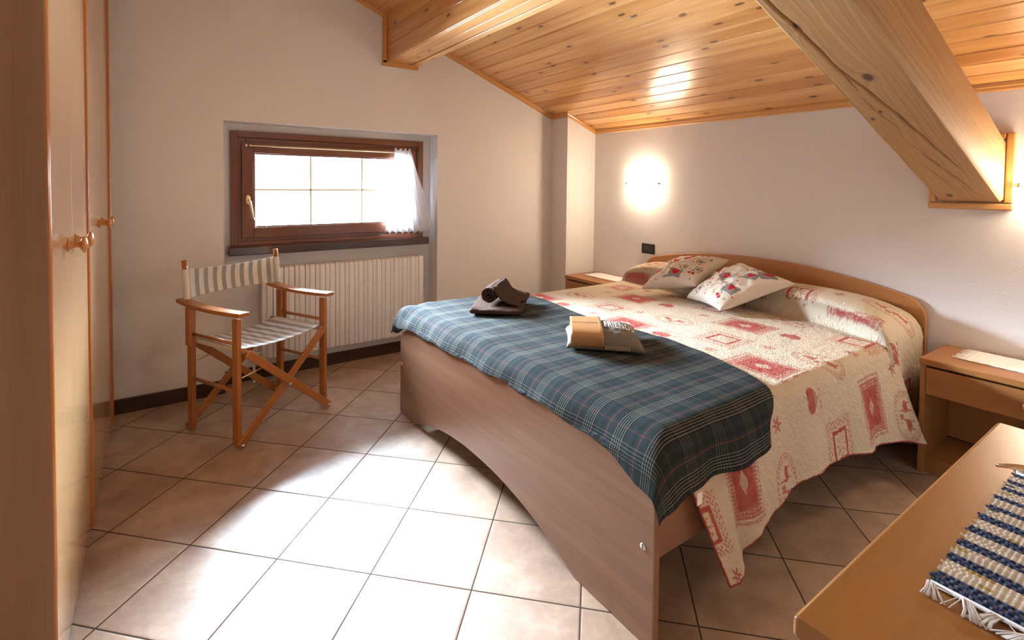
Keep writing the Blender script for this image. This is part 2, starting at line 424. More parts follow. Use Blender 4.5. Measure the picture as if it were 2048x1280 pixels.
def prism(name, outline, axis, a0, a1, mat, parent=None, g=0, bevel=0.0, smooth=False, seg=2):
    """outline: list of 2-D points in the plane normal to axis, extruded from a0 to a1"""
    bm = newbm(); oth = [k for k in range(3) if k != axis]
    def P(p, a):
        v = [0, 0, 0]; v[oth[0]] = p[0]; v[oth[1]] = p[1]; v[axis] = a; return v
    A = [bm.verts.new(P(p, a0)) for p in outline]; B = [bm.verts.new(P(p, a1)) for p in outline]
    n = len(outline)
    fs = [bm.faces.new(A), bm.faces.new(B[::-1])]
    for k in range(n): fs.append(bm.faces.new((A[k], B[k], B[(k+1) % n], A[(k+1) % n])))
    bmesh.ops.recalc_face_normals(bm, faces=fs)
    for f in fs: f.normal_update()
    uvproj(bm, fs, g)
    return finish(name, bm, mat, parent, bevel, smooth, seg)
def gridobj(name, P, UV, mat, parent=None, color=None, thick=0.0, closed=False):
    """P: (n,m,3) positions, UV: (n,m,2)"""
    n, m_, _ = P.shape
    me = bpy.data.meshes.new(name)
    idx = np.arange(n*m_).reshape(n, m_)
    q = np.stack([idx[:-1, :-1], idx[1:, :-1], idx[1:, 1:], idx[:-1, 1:]], -1).reshape(-1, 4)
    me.vertices.add(n*m_); me.vertices.foreach_set('co', P.reshape(-1).astype(np.float32))
    me.loops.add(q.size); me.loops.foreach_set('vertex_index', q.reshape(-1).astype(np.int32))
    me.polygons.add(len(q)); me.polygons.foreach_set('loop_start', np.arange(0, q.size, 4, dtype=np.int32))
    me.polygons.foreach_set('loop_total', np.full(len(q), 4, dtype=np.int32))
    me.update(calc_edges=True)
    uvl = me.uv_layers.new(name='UVMap')
    uvl.data.foreach_set('uv', UV.reshape(-1, 2)[q.reshape(-1)].reshape(-1).astype(np.float32))
    if color is not None:
        a = me.color_attributes.new('print', 'FLOAT_COLOR', 'POINT')
        c4 = np.ones((n*m_, 4), np.float32); c4[:, :3] = color.reshape(-1, 3); a.data.foreach_set('color', c4.reshape(-1))
    me.polygons.foreach_set('use_smooth', np.ones(len(q), bool))
    me.materials.append(mat)
    o = bpy.data.objects.new(name, me); COL.objects.link(o)
    if parent is not None: o.parent = parent
    if thick:
        s = o.modifiers.new('thickness', 'SOLIDIFY'); s.thickness = thick; s.offset = 0
    return o
def sstep(x, a, b):
    t = np.clip((x-a)/(b-a), 0, 1); return t*t*(3-2*t)
def vnoise(x, y, seed=0):
    """smooth value noise"""
    r = np.random.default_rng(seed); G = r.random((64, 64))
    xi = np.floor(x).astype(int); yi = np.floor(y).astype(int); fx = x-xi; fy = y-yi
    fx = fx*fx*(3-2*fx); fy = fy*fy*(3-2*fy)
    g = lambda a, b: G[a % 64, b % 64]
    return (g(xi, yi)*(1-fx)*(1-fy)+g(xi+1, yi)*fx*(1-fy)+g(xi, yi+1)*(1-fx)*fy+g(xi+1, yi+1)*fx*fy)

# ------------------------------------------------------------------ room
XH, YW, XL, YB = 3.109, 3.364, -0.84, -0.24     # headboard wall, window wall, wall behind wardrobe, wall behind the chest
XD, YE = 0.50, -2.35                            # hall opening and hall end
SL = 0.38
def zc(x): return 1.697 + 0.032 + SL*(XH-x)     # underside of the ceiling boards

def struct(o): o['kind'] = 'structure'; return o
fl = boxobj('floor', (XL-0.2, YE-0.2, -0.08), (XH+0.2, YW+0.5, 0.0), tiles, g=0); struct(fl)
def wallbox(name, boxes):
    bm = newbm()
    for lo, hi in boxes: box(bm, lo, hi)
    return struct(finish(name, bm, plaster))
TOP = 3.6
wallbox('wall_headboard', [((XH, YB-0.12, 0), (XH+0.15, YW+0.3, TOP))])
# window wall with its niche down to the floor and the window hole at the back of the niche
NX0, NX1, NZ, NY = 0.307, 1.702, 1.615, 3.505
HX0, HX1, HZ0, HZ1 = 0.40, 1.585, 0.90, 1.52
wallbox('wall_window', [((XL-0.15, YW, 0), (NX0, YW+0.20, TOP)), ((NX1, YW, 0), (XH, YW+0.20, TOP)), ((NX0, YW, NZ), (NX1, YW+0.20, TOP)),
    ((NX0, NY, 0), (HX0, YW+0.20, NZ)), ((HX1, NY, 0), (NX1, YW+0.20, NZ)), ((HX0, NY, 0), (HX1, YW+0.20, HZ0)), ((HX0, NY, HZ1), (HX1, YW+0.20, NZ)),
    ((2.79, 3.155, 0), (XH, YW, TOP))])
wallbox('wall_left', [((XL-0.15, YE-0.15, 0), (XL, YW+0.3, TOP))])
wallbox('wall_right', [((XD, YB-0.12, 0), (XH, YB, TOP)), ((XD, YE, 0), (XD+0.12, YB-0.12, TOP))])
wallbox('wall_back', [((XL, YE-0.15, 0), (XD+0.12, YE, TOP))])

# ceiling: tongue-and-groove boards running along Y, one mesh
def ceiling():
    bm = newbm(); uvl = bm.loops.layers.uv[0]
    ang = math.atan(SL); ca, sa = math.cos(ang), math.sin(ang); W = 0.0955; GR = 0.009
    n = int((XH-XL+0.15)/ca/W)+1
    def P(s, y, d): return (XH - s*ca - d*sa*0, y, 1.729 + s*sa + d)
    for k in range(-1, n):
        s0, s1 = k*W, (k+1)*W; c = 0.0045; g = GR
        prof = [(s0, g), (s0+0.0012, g), (s0+0.0012+c, 0), (s1-0.0012-c, 0), (s1-0.0012, g), (s1, g)]
        ou, ov = random.uniform(0, 50), random.uniform(0, 50)
        ra = [bm.verts.new(P(s, YE-0.1, d)) for s, d in prof]; rb = [bm.verts.new(P(s, YW+0.05, d)) for s, d in prof]
        for i in range(len(prof)-1):
            f = bm.faces.new((ra[i], ra[i+1], rb[i+1], rb[i]))
            for l, (u, v) in zip(f.loops, ((0, i), (0, i+1), (5.8, i+1), (5.8, i))): l[uvl].uv = (u+ou, prof[v][0]-s0+ov)
    # slab above
    vs = [bm.verts.new(P(s, y, 0.05)) for s in (-W, n*W) for y in (YE-0.1, YW+0.05)]
    f = bm.faces.new((vs[0], vs[1], vs[3], vs[2]))
    o = finish('ceiling', bm, pine); return struct(o)
ceiling()

# cover trims along the ceiling: quarter-round strips
def trim(name, p0, p1, side, h=0.034, w=0.016):
    """strip from p0 to p1 hanging below its line; side = outward direction into the room"""
    p0, p1, sd = Vector(p0), Vector(p1), Vector(side).normalized(); bm = newbm(); uvl = bm.loops.layers.uv[0]
    up = Vector((0, 0, 1)); prof = [(0, 0.004), (0, -h), (w*0.45, -h), (w*0.75, -h*0.82), (w*0.8, -h*0.5), (w, -h*0.35), (w, 0.004)]
    A = [bm.verts.new(p0+sd*a+up*b) for a, b in prof]; B = [bm.verts.new(p1+sd*a+up*b) for a, b in prof]
    L = (p1-p0).length; off = (random.uniform(0, 30), random.uniform(0, 30)); n = len(prof)
    for i in range(n):
        j = (i+1) % n; f = bm.faces.new((A[i], B[i], B[j], A[j]))
        for l, (u, v) in zip(f.loops, ((0, i), (L, i), (L, j), (0, j))): l[uvl].uv = (u+off[0], v*0.006+off[1])
    bm.faces.new(A[::-1]); bm.faces.new(B)
    bmesh.ops.recalc_face_normals(bm, faces=bm.faces[:])
    return struct(finish(name, bm, pine_trim))
e = 0.001
trim('trim_1', (XH-e, YB, zc(XH)), (XH-e, 3.155, zc(XH)), (-1, 0, 0))
trim('trim_2', (XH-e, 3.155-e, zc(XH)), (2.79-0.016, 3.155-e, zc(2.79-0.016)), (0, -1, 0))
trim('trim_3', (2.79-e, 3.155-0.016, zc(2.79)), (2.79-e, YW, zc(2.79)), (-1, 0, 0))
trim('trim_4', (2.79, YW-e, zc(2.79)), (1.535, YW-e, zc(1.535)), (0, -1, 0))
trim('trim_5', (1.300, YW-e, zc(1.300)), (XL, YW-e, zc(XL)), (0, -1, 0))

# boxed beam clad in pine boards
BX0, BX1, BZ = 1.302, 1.525, 2.098
bb = empty('boxed_beam', ((BX0+BX1)/2, 1.5, BZ), label='boxed pine-clad ceiling beam running above the window wall corner, left of the timber beam', cat='beam')
def clad(name, strips, grain=1):
    bm = newbm()
    for lo, hi in strips: box(bm, lo, hi, 1)
    o = finish(name, bm, pine, None, 0.0025); o.parent = bb; o.matrix_parent_inverse = bb.matrix_basis.inverted(); return o
h = (zc(BX0)-BZ)/3.0
clad('side_cladding', [((BX0, YB, BZ+k*h+0.001), (BX0+0.014, YW-0.002, BZ+(k+1)*h-0.001)) for k in range(3)])
clad('underside_cladding', [((BX0+0.015, YB, BZ), (BX0+0.10, YW-0.002, BZ+0.014)), ((BX0+0.102, YB, BZ), (BX1-0.045, YW-0.002, BZ+0.014)), ((BX1-0.043, YB, BZ-0.006), (BX1+0.004, YW-0.002, BZ+0.030))])
clad('far_side_cladding', [((BX1-0.014, YB, BZ+0.032), (BX1, YW-0.002, zc(BX1)+0.0))])
def child_world(o, par):
    o.parent = par; o.matrix_parent_inverse = par.matrix_basis.inverted()
    return o
bt = trim('trim_6', (BX0-0.032, YW-e, BZ-0.0), (BX1+0.012, YW-e, BZ-0.0), (0, -1, 0), h=0.032)
bm = newbm(); box(bm, (BX0-0.032, YW-0.017, BZ-0.03), (BX0-0.001, YW-e, zc(BX0)), 2); struct(finish('trim_7', bm, pine_trim, None, 0.004))

# raw timber beam under the slope
TB0, TB1 = 0.592, 0.826
def tb_bot(x): return 1.194 + 0.362*(XH-x)
def timber():
    root = empty('timber_beam', (XH, (TB0+TB1)/2, 1.2), label='massive pale raw timber beam with long cracks slanting down to the wall', cat='beam')
    xs = np.linspace(XH-0.001, XL+0.01, 90); th = 0.272
    prof = [(TB0+0.012, 0), (TB1-0.014, 0), (TB1, 0.014), (TB1, th-0.012), (TB1-0.012, th), (TB0+0.012, th), (TB0, th-0.012), (TB0, 0.012)]
    # denser bottom for cracks
    ys = list(np.linspace(TB0+0.012, TB1-0.014, 120))
    ring = [(y, 0) for y in ys] + prof[2:]
    ring = np.array(ring); n = len(xs); m_ = len(ring)+1
    xs = np.linspace(XH-0.001, 1.2, 420); xs = np.concatenate([xs, np.linspace(1.19, XL+0.01, 20)]); n = len(xs)
    P = np.zeros((n, m_, 3)); UV = np.zeros((n, m_, 2))
    per = np.concatenate([[0], np.cumsum(np.hypot(*(np.diff(np.vstack([ring, ring[:1]]), axis=0).T)))])
    for j in range(m_):
        y, d = ring[j % len(ring)]
        P[:, j, 0] = xs; P[:, j, 1] = y; P[:, j, 2] = 1.194+0.362*(XH-xs)+d
        UV[:, j, 0] = xs; UV[:, j, 1] = per[j]+3.3
    # cracks on the underside: (x0, y0, x1, y1, width, depth)
    cr = [(3.00, 0.660, 2.52, 0.735, 0.0030, 0.016), (2.88, 0.690, 2.42, 0.742, 0.0022, 0.012), (2.74, 0.645, 1.80, 0.765, 0.0042, 0.03), (2.02, 0.755, 1.25, 0.80, 0.0040, 0.02), (2.95, 0.72, 2.55, 0.775, 0.002, 0.008), (3.06, 0.645, 2.86, 0.70, 0.002, 0.008), (2.35, 0.735, 2.05, 0.77, 0.002, 0.01)]
    B = P[:, :len(ys)]
    for x0, y0, x1, y1, w, dep in cr:
        t = np.clip((x0-B[:, :, 0])/(x0-x1), -0.001, 1.001); inside = (t > 0) & (t < 1)
        yc = y0+(y1-y0)*t + 0.003*np.sin(t*7+x0*7) + 0.0012*np.sin(t*31)
        ww = w*np.sin(np.clip(t, 0, 1)*PI)**0.5+1e-5
        g = np.exp(-((B[:, :, 1]-yc)/ww)**2)
        B[:, :, 2] += np.where(inside, g*dep*np.sin(np.clip(t, 0, 1)*PI)**0.5, 0)
    # wane on the left lower edge
    wv = 0.006*vnoise(xs*5, xs*0+1, 3)
    P[:, len(ys)-1:len(ys)+1, 1] -= (wv[:, None]*0.8)
    # colour: knots and crack dark set by material; add knots as attribute
    col = np.ones((n, m_, 3))
    o = gridobj('beam_body', P, UV, M_beam(), None)
    child_world(o, root)
    # the end frame on the wall
    fr = []
    z0, z1 = 1.194, 1.194+th+0.01
    w = 0.032
    for nm, lo, hi, g in (('wall_collar', (XH-0.02, TB0-w, z0-w), (XH-e, TB1+w, z0-0.002), 1), ('wall_collar', (XH-0.02, TB0-w, z0-0.001), (XH-e, TB0-0.001, z1+w), 2),
                          ('wall_collar', (XH-0.02, TB1+0.001, z0-0.001), (XH-e, TB1+w, z1+w), 2), ('wall_collar', (XH-0.02, TB0-0.001, z1+0.004), (XH-e, TB1+0.001, z1+w), 1)):
        c = boxobj(nm, lo, hi, pine_trim, None, g, 0.007); child_world(c, root)
    return root
def M_beam():
    t = NT('raw_beam_timber'); uv = t.uv(); x, y, _ = t.sep(uv)
    KN = [(1.93, 3.3+0.10, 0.016, 0.026), (2.17, 3.3+0.145, 0.007, 0.012), (2.22, 3.3+0.185, 0.007, 0.012), (3.02, 3.3+0.155, 0.012, 0.022), (2.62, 3.3+0.225, 0.010, 0.02), (2.5, 3.3+0.47, 0.02, 0.03), (2.9, 3.3+0.60, 0.015, 0.02), (1.6, 3.3+0.17, 0.01, 0.02), (2.35, 3.3+0.66, 0.012, 0.028)]
    core = None; disp = None
    for kx, ky, ry, rx in KN:
        dx = t.math('DIVIDE', t.math('SUBTRACT', x, kx), rx); dy = t.math('DIVIDE', t.math('SUBTRACT', y, ky), ry)
        d = t.math('SQRT', t.math('ADD', t.math('MULTIPLY', dx, dx), t.math('MULTIPLY', dy, dy)))
        c = t.math('SUBTRACT', 1.25, d, clamp=True)
        dp = t.math('DIVIDE', 1.0, t.math('ADD', 1.0, t.math('MULTIPLY', d, t.math('MULTIPLY', d, 0.30))))
        dp = t.math('MULTIPLY', dp, 0.055)
        core = c if core is None else t.math('MAXIMUM', core, c)
        disp = dp if disp is None else t.math('ADD', disp, dp)
    low = t.noise(t.comb(t.math('MULTIPLY', x, 1.6), t.math('MULTIPLY', y, 5)), 1.0, 2)
    q = t.math('ADD', t.math('ADD', y, t.math('MULTIPLY', low, 0.05)), disp)
    rings = t.noise(t.comb(t.math('MULTIPLY', x, 0.8), t.math('MULTIPLY', q, 120)), 1.0, 2, 0.6)
    fine = t.noise(t.comb(t.math('MULTIPLY', x, 9), t.math('MULTIPLY', y, 500)), 1.0, 3, 0.6)
    v = t.math('ADD', t.math('MULTIPLY', rings, 0.7), t.math('MULTIPLY', fine, 0.3))
    col = t.ramp(v, [(0.28, (0.36, 0.19, 0.075)), (0.5, (0.50, 0.295, 0.13)), (0.75, (0.60, 0.385, 0.195))])
    col = t.mix(t.math('MULTIPLY', core, 1.6, clamp=True), col, (0.14, 0.08, 0.05))
    return t.done(t.bsdf(col, 0.62, t.bump(v, 0.25, 0.0015), spec=0.3))
timber()

# baseboards
def bboard(name, lo, hi, g): return struct(boxobj(name, lo, hi, darkwood, None, g, 0.003))
BH = 0.08
bboard('baseboard_left', (XL+0.6, YW-0.014, 0), (NX0-0.0, YW-e, BH), 0)
bboard('baseboard_niche', (NX0+e, NY-0.014, 0), (NX1-e, NY-e, BH), 0)
bboard('baseboard_niche_right', (NX1-0.014, YW-0.014, 0), (NX1-e, NY-0.015, BH), 1)
bboard('baseboard_right', (NX1-e, YW-0.014, 0), (2.79-e, YW-e, BH), 0)
bboard('baseboard_pilaster', (2.79, 3.155-0.014, 0), (XH-e, 3.155-e, BH), 0)
bboard('baseboard_headboard', (XH-0.014, YB+e, 0), (XH-e, 3.155-0.016, BH), 1)

# ------------------------------------------------------------------ window
win = empty('window_1', (0.99, 3.48, 0.85)); win['kind'] = 'structure'
def W(o): return child_world(o, win)
FX0, FX1, FZ0, FZ1, FY = 0.352, 1.634, 0.853, 1.569, 3.468
def ring_boxes(x0, x1, z0, z1, w, y0, y1):
    return [((x0, y0, z0), (x0+w, y1, z1), 2), ((x1-w, y0, z0), (x1, y1, z1), 2), ((x0+w, y0, z1-w), (x1-w, y1, z1), 0), ((x0+w, y0, z0), (x1-w, y1, z0+w), 0)]
bm = newbm()
for lo, hi, g in ring_boxes(FX0, FX1, FZ0-0.01, FZ1, 0.040, FY, 3.54): box(bm, lo, hi, g)
W(finish('outer_frame', bm, mahog, None, 0.003))
bm = newbm()
for lo, hi, g in ring_boxes(FX0+0.038, FX1-0.038, FZ0+0.012, FZ1-0.040, 0.048, FY+0.014, 3.56): box(bm, lo, hi, g)
W(finish('inner_frame', bm, mahog, None, 0.003))
SX0, SX1, SZ0, SZ1 = 0.413, 1.572, 0.905, 1.500
bm = newbm()
for lo, hi, g in ring_boxes(SX0, SX1, SZ0, SZ1, 0.066, FY-0.008, 3.52): box(bm, lo, hi, g)
sash = W(finish('sash', bm, mahog, None, 0.004))
bm = newbm()
for lo, hi, g in ring_boxes(SX0+0.066, SX1-0.066, SZ0+0.064, SZ1-0.064, 0.011, FY+0.004, 3.515): box(bm, lo, hi, g)
W(finish('glazing_bead', bm, mahog, None, 0.004))
GX0, GX1, GZ0, GZ1 = SX0+0.066, SX1-0.066, SZ0+0.064, SZ1-0.064
W(boxobj('pane', (GX0, 3.484, GZ0), (GX1, 3.488, GZ1), glass))
bm = newbm()
for xv in (0.824, 1.168): box(bm, (xv-0.005, 3.477, GZ0+0.01), (xv+0.005, 3.483, GZ1-0.01), 2)
box(bm, (GX0+0.01, 3.477, 1.201), (GX1-0.01, 3.483, 1.211), 0)
W(finish('muntin_grid', bm, goldbar))
# sill
sl = prism('window_sill', [(0.333, 3.398), (0.333, 3.504), (1.652, 3.504), (1.652, 3.398)], 2, 0.806, 0.858, darkwood, None, 0, 0.006); W(sl)
# handle
hd = W(lathe('handle_rose', [(0.001, 0), (0.013, 0), (0.0145, 0.004), (0.012, 0.009), (0.001, 0.010)], Matrix.Translation((0.447, FY-0.008, 1.145)) @ Matrix.Rotation(PI/2, 4, 'X') @ Matrix.Diagonal((1, 2.4, 1, 1)), brass))
hn = tubeobj('handle_lever', [(0.447, FY-0.012, 1.140), (0.449, FY-0.042, 1.140), (0.452, FY-0.050, 1.130), (0.461, FY-0.048, 1.09), (0.470, FY-0.042, 1.035), (0.473, FY-0.040, 1.022)], [0.006, 0.007, 0.008, 0.0085, 0.0075, 0.006], brass)
child_world(hn, win)
# hinge
hm = plain('hinge_metal', (0.10, 0.09, 0.07), 0.4, metal=0.8)
W(boxobj('hinge', (1.578, FY-0.004, 1.40), (1.592, FY+0.012, 1.50), hm, None, 2, 0.003)); W(boxobj('hinge', (1.570, FY-0.002, 0.868), (1.592, FY+0.012, 0.90), hm, None, 2, 0.003))
# curtain rod
rod = empty('curtain_rod', (0.9, 3.435, 1.478), label='slim pale brass curtain rod across the top of the window sash', cat='curtain rod')
child_world(tubeobj('rod', [(0.452, 3.436, 1.4785), (1.46, 3.436, 1.4765)], 0.0048, plain('pale_brass', (0.86, 0.78, 0.55), 0.3, metal=0.6)), rod)
for xx in (0.437, 0.458): child_world(lathe('finial', [(0.001, -0.009), (0.007, -0.007), (0.0095, 0), (0.007, 0.007), (0.001, 0.009)], Matrix.Translation((xx, 3.436, 1.4785)) @ Matrix.Rotation(PI/2, 4, 'Y'), brass, None, 16), rod)
for xx in (0.462, 1.440): child_world(boxobj('rod_bracket', (xx, 3.442, 1.474), (xx+0.005, FY-0.008, 1.482), brass), rod)

# curtain
def curtain():
    n, m_ = 90, 160
    v = np.linspace(0, 1, n)[:, None]; u = np.linspace(0, 1, m_)[None, :]
    xt = 1.388+0.125*u; xb = 1.315+0.375*u
    sw = v**1.35
    X = xt*(1-sw)+xb*sw + 0.035*np.sin(v*PI)*u**2*0.6
    zt = 1.500+0.010*np.sin(u*PI*7)
    zb = 0.902+0.010*np.sin(u*PI*16)-0.012*u+0.03*u**8
    Z = zt*(1-v)+zb*v
    ph = u*2*PI*8.5+0.8*np.sin(u*5)+0.5*v
    Y = 3.418 - 0.010*np.sin(v*PI*0.5) + (0.007+0.012*v)*np.sin(ph) - 0.012*v*u
    Y = np.minimum(Y, 3.452)
    P = np.stack(np.broadcast_arrays(X, Y, Z), -1).astype(float)
    UV = np.stack(np.broadcast_arrays(u*0.8+0*v, v*0.6+0*u), -1)
    o = gridobj('curtain', P, UV, curtainmat, None)
    return tag(o, 'gathered sheer white curtain with scalloped hem hanging at the right of the window', 'curtain')
curtain()
tag(lathe('curtain_hook', [(0.001, 0), (0.010, 0), (0.010, 0.004), (0.004, 0.006), (0.004, 0.016), (0.007, 0.020), (0.001, 0.022)], Matrix.Translation((NX1-e, 3.375, 1.445)) @ Matrix.Rotation(-PI/2, 4, 'Y'), plain('white_plastic', (0.8, 0.8, 0.78), 0.4), None, 16), 'tiny white curtain hook on the right side of the window niche', 'hook')

# ------------------------------------------------------------------ radiator
RX0, RX1, RZ0, RZ1 = 0.5145, 1.611, 0.142, 0.722
rad = empty('radiator', ((RX0+RX1)/2, 3.45, 0), label='white column radiator in the niche under the window', cat='radiator')
NS = 17; SW = (RX1-RX0)/NS
def rad_section():
    bm = newbm(); g = 0.0032; yf, yb = 3.400, 3.480; w = SW
    prof = [(g, yf+0.016), (g, yf+0.010), (w*0.40, yf+0.010), (w*0.48, yf), (w-g, yf), (w-g, yb), (g, yb)]
    zs = [(RZ0, 0.010), (RZ0+0.006, 0.003), (RZ0+0.014, 0.0), (RZ1-0.030, 0.0), (RZ1-0.012, 0.004), (RZ1-0.003, 0.014), (RZ1, 0.030)]
    rings = []
    for z, ins in zs:
        rings.append([bm.verts.new((x+RX0, (y+ins if y < 3.45 else y-ins*0.5), z)) for x, y in prof])
    n = len(prof)
    for a, b in zip(rings, rings[1:]):
        for k in range(n): bm.faces.new((a[k], a[(k+1) % n], b[(k+1) % n], b[k]))
    bm.faces.new(rings[0][::-1]); bm.faces.new(rings[-1])
    bmesh.ops.recalc_face_normals(bm, faces=bm.faces[:])
    return finish('section', bm, radpaint, None, 0.0015)
sec = child_world(rad_section(), rad)
for k in range(1, NS):
    c = sec.copy(); COL.objects.link(c); c.parent = rad; c.matrix_parent_inverse = rad.matrix_basis.inverted(); c.location.x = k*SW
for z in (RZ0+0.035, RZ1-0.035): child_world(tubeobj('header_tube', [(RX0-0.004, 3.445, z), (RX1+0.004, 3.445, z)], 0.014, radpaint), rad)
for x in (0.7, 1.4):
    for z in (0.25, 0.62): child_world(boxobj('bracket', (x-0.01, 3.478, z), (x+0.01, NY-e, z+0.02), radpaint), rad)
bm = newbm()
tube(bm, [(RX0-0.005, 3.445, RZ0+0.035), (RX0-0.03, 3.445, RZ0+0.035), (RX0-0.04, 3.447, RZ0+0.02), (RX0-0.04, 3.447, 0.0)], 0.008, 10)
child_world(finish('supply_pipe', bm, radpaint, None), rad)

# ------------------------------------------------------------------ wardrobe
WX = -0.217; WTOP = 2.62; WY0, WYM, WY1 = 1.571, 2.315, 3.233
wd = empty('wardrobe', (-0.51, 2.4, 0), label='tall glossy wooden wardrobe with turned knobs along the left side of the room', cat='wardrobe')
def WD(o): return child_world(o, wd)
WD(boxobj('side_panel', (XL+0.02, WY0, 0), (WX-0.002, WY0+0.0195, WTOP), ward_side, None, 2, 0.0015))
WD(boxobj('side_panel', (XL+0.02, WY1-0.020, 0), (WX-0.014, WY1, WTOP), laminate, None, 2, 0.0015))
WD(boxobj('partition', (XL+0.03, WYM-0.018, 0.0), (WX-0.022, WYM+0.018, WTOP-0.03), laminate, None, 2))
WD(boxobj('top_panel', (XL+0.02, WY0+0.021, WTOP-0.025), (WX-0.022, WY1-0.021, WTOP), laminate, None, 1))
WD(boxobj('back_panel', (XL+0.02, WY0+0.021, 0.002), (XL+0.028, WY1-0.021, WTOP-0.026), laminate, None, 2))
WD(boxobj('plinth', (XL+0.06, WY0+0.022, 0.0), (WX-0.024, WYM-0.020, 0.05), laminate, None, 1))
WD(boxobj('plinth', (XL+0.06, WYM+0.020, 0.0), (WX-0.024, WY1-0.022, 0.05), laminate, None, 1))
def strip(y, w, x1): 
    pts = [(WX-0.02, y-w/2), (x1-0.004, y-w/2), (x1-0.001, y-w/4), (x1, y), (x1-0.001, y+w/4), (x1-0.004, y+w/2), (WX-0.02, y+w/2)]
    return WD(prism('edge_strip', pts, 2, 0.0, WTOP, edgewood, None, 2, smooth=False))
strip(WY0+0.0005+0.010, 0.020, WX+0.004); strip(WYM, 0.022, WX+0.008); strip(WY1-0.006, 0.016, WX+0.010)
def knob(loc, axis_m, parent, s=1.0, mat=None):
    prof = [(0.0005, -0.001), (0.017, 0.0), (0.013, 0.004), (0.0075, 0.010), (0.0068, 0.017), (0.009, 0.023), (0.015, 0.0275), (0.0205, 0.030), (0.0215, 0.0325), (0.019, 0.036), (0.011, 0.0395), (0.0005, 0.041)]
    o = lathe('knob', [(r*s, z*s) for r, z in prof], Matrix.Translation(loc) @ axis_m, mat or knobwood, None, 32)
    child_world(o, parent); return o
TOX = Matrix.Rotation(PI/2, 4, 'Y'); TOY = Matrix.Rotation(-PI/2, 4, 'X'); TOMX = Matrix.Rotation(-PI/2, 4, 'Y')
def wdoor(y0, y1, ky):
    d = WD(boxobj('door', (WX-0.020, y0, 0.006), (WX, y1, WTOP-0.003), door_lam, None, 2, 0.0012))
    p = knob((WX, ky, 1.072), TOX, wd, 1.12)
    p.parent = d; p.matrix_parent_inverse = Matrix.Identity(4)
    return d
GAP = 1.945
wdoor(WY0+0.022, GAP-0.0012, GAP-0.095); wdoor(GAP+0.0012, WYM-0.012, GAP+0.062)
G2 = 2.772
wdoor(WYM+0.012, G2-0.0012, G2-0.055); wdoor(G2+0.0012, WY1-0.016, G2+0.095)

# ------------------------------------------------------------------ director's chair
CA = math.radians(27.9); CC = Vector((0.289+0.26*math.cos(CA)-0.183*math.sin(CA), 2.621+0.26*math.sin(CA)+0.183*math.cos(CA), 0))
ch = empty('directors_chair', CC, CA, label='wooden folding director\'s chair with grey and white striped canvas beside the radiator', cat='chair')
def CH(o): o.parent = ch; return o
HX, HY = 0.258, 0.178
for sx in (-1, 1):
    for sy, zt in ((-1, 0.612), (1, 0.622)):
        bm = newbm(); box(bm, (sx*HX-0.011, sy*HY-0.020, 0.012), (sx*HX+0.011, sy*HY+0.020, zt), 2)
        bmesh.ops.translate(bm, verts=bm.verts[:], vec=(0, 0, 0))
        CH(finish('leg', bm, chairwood, None, 0.003))
    # arm rest, slightly dished
    xs = np.linspace(-0.235, 0.262, 12)
    top = [(y, 0.632+0.020*((y-0.01)/0.25)**2*(1 if y > 0 else 0.35)) for y in xs]
    out = [(y, z+0.010) for y, z in top] + [(y, z-0.010) for y, z in top[::-1]]
    CH(prism('armrest', out, 0, sx*HX-0.028, sx*HX+0.028, chairwood, None, 1, 0.004))
    for z in (0.492, 0.268): CH(tubeobj('side_rail', [(sx*HX, -HY+0.018, z), (sx*HX, HY-0.018, z)], 0.0088, chairwood))
    # back post with its hinge block
    px = sx*(HX+0.006)
    CH(tubeobj('back_post', [(px, HY+0.022, 0.662), (px, HY+0.046, 0.858)], 0.0125, chairwood, n=18))
    bm = newbm(); box(bm, (sx*HX-0.008+sx*0.020, HY-0.028, 0.44), (sx*HX+0.008+sx*0.020, HY+0.006, 0.628), 2); CH(finish('hinge_block', bm, chairwood, None, 0.003))
    # seat rail (dowel)
    CH(tubeobj('seat_rail', [(sx*(HX-0.028), -HY-0.026, 0.452), (sx*(HX-0.028), HY+0.036, 0.452)], 0.0125, chairwood, n=18))
for sy, yo in ((-1, -0.028), (1, 0.028)):
    y = sy*HY
    for k, sx in enumerate((-1, 1)):
        yy = y+sy*(0.027+0.016*k) if sy < 0 else y-0.0+sy*(0.027+0.016*k)
        bm = newbm(); bar(bm, (sx*(HX-0.002), yy, 0.022), (-sx*(HX-0.034), yy, 0.440), 0.014, 0.038, ext=0.012)
        CH(finish('cross_brace', bm, chairwood, None, 0.004))
    CH(tubeobj('pivot_bolt', [(0, y+sy*0.018, 0.226), (0, y+sy*0.055, 0.226)], 0.006, steel, n=12))
    for sx in (-1, 1): CH(tubeobj('pivot_bolt', [(sx*HX, y+sy*0.018, 0.022), (sx*HX, y+sy*0.052, 0.022)], 0.007, steel, n=12))
    for sx in (-1, 1):
        CH(tubeobj('metal_stay', [(sx*(HX-0.010), y+sy*0.022, 0.335), (sx*(HX-0.075), y+sy*0.024, 0.345), (sx*(HX-0.125), y+sy*0.026, 0.352)], 0.0035, brass, n=10))
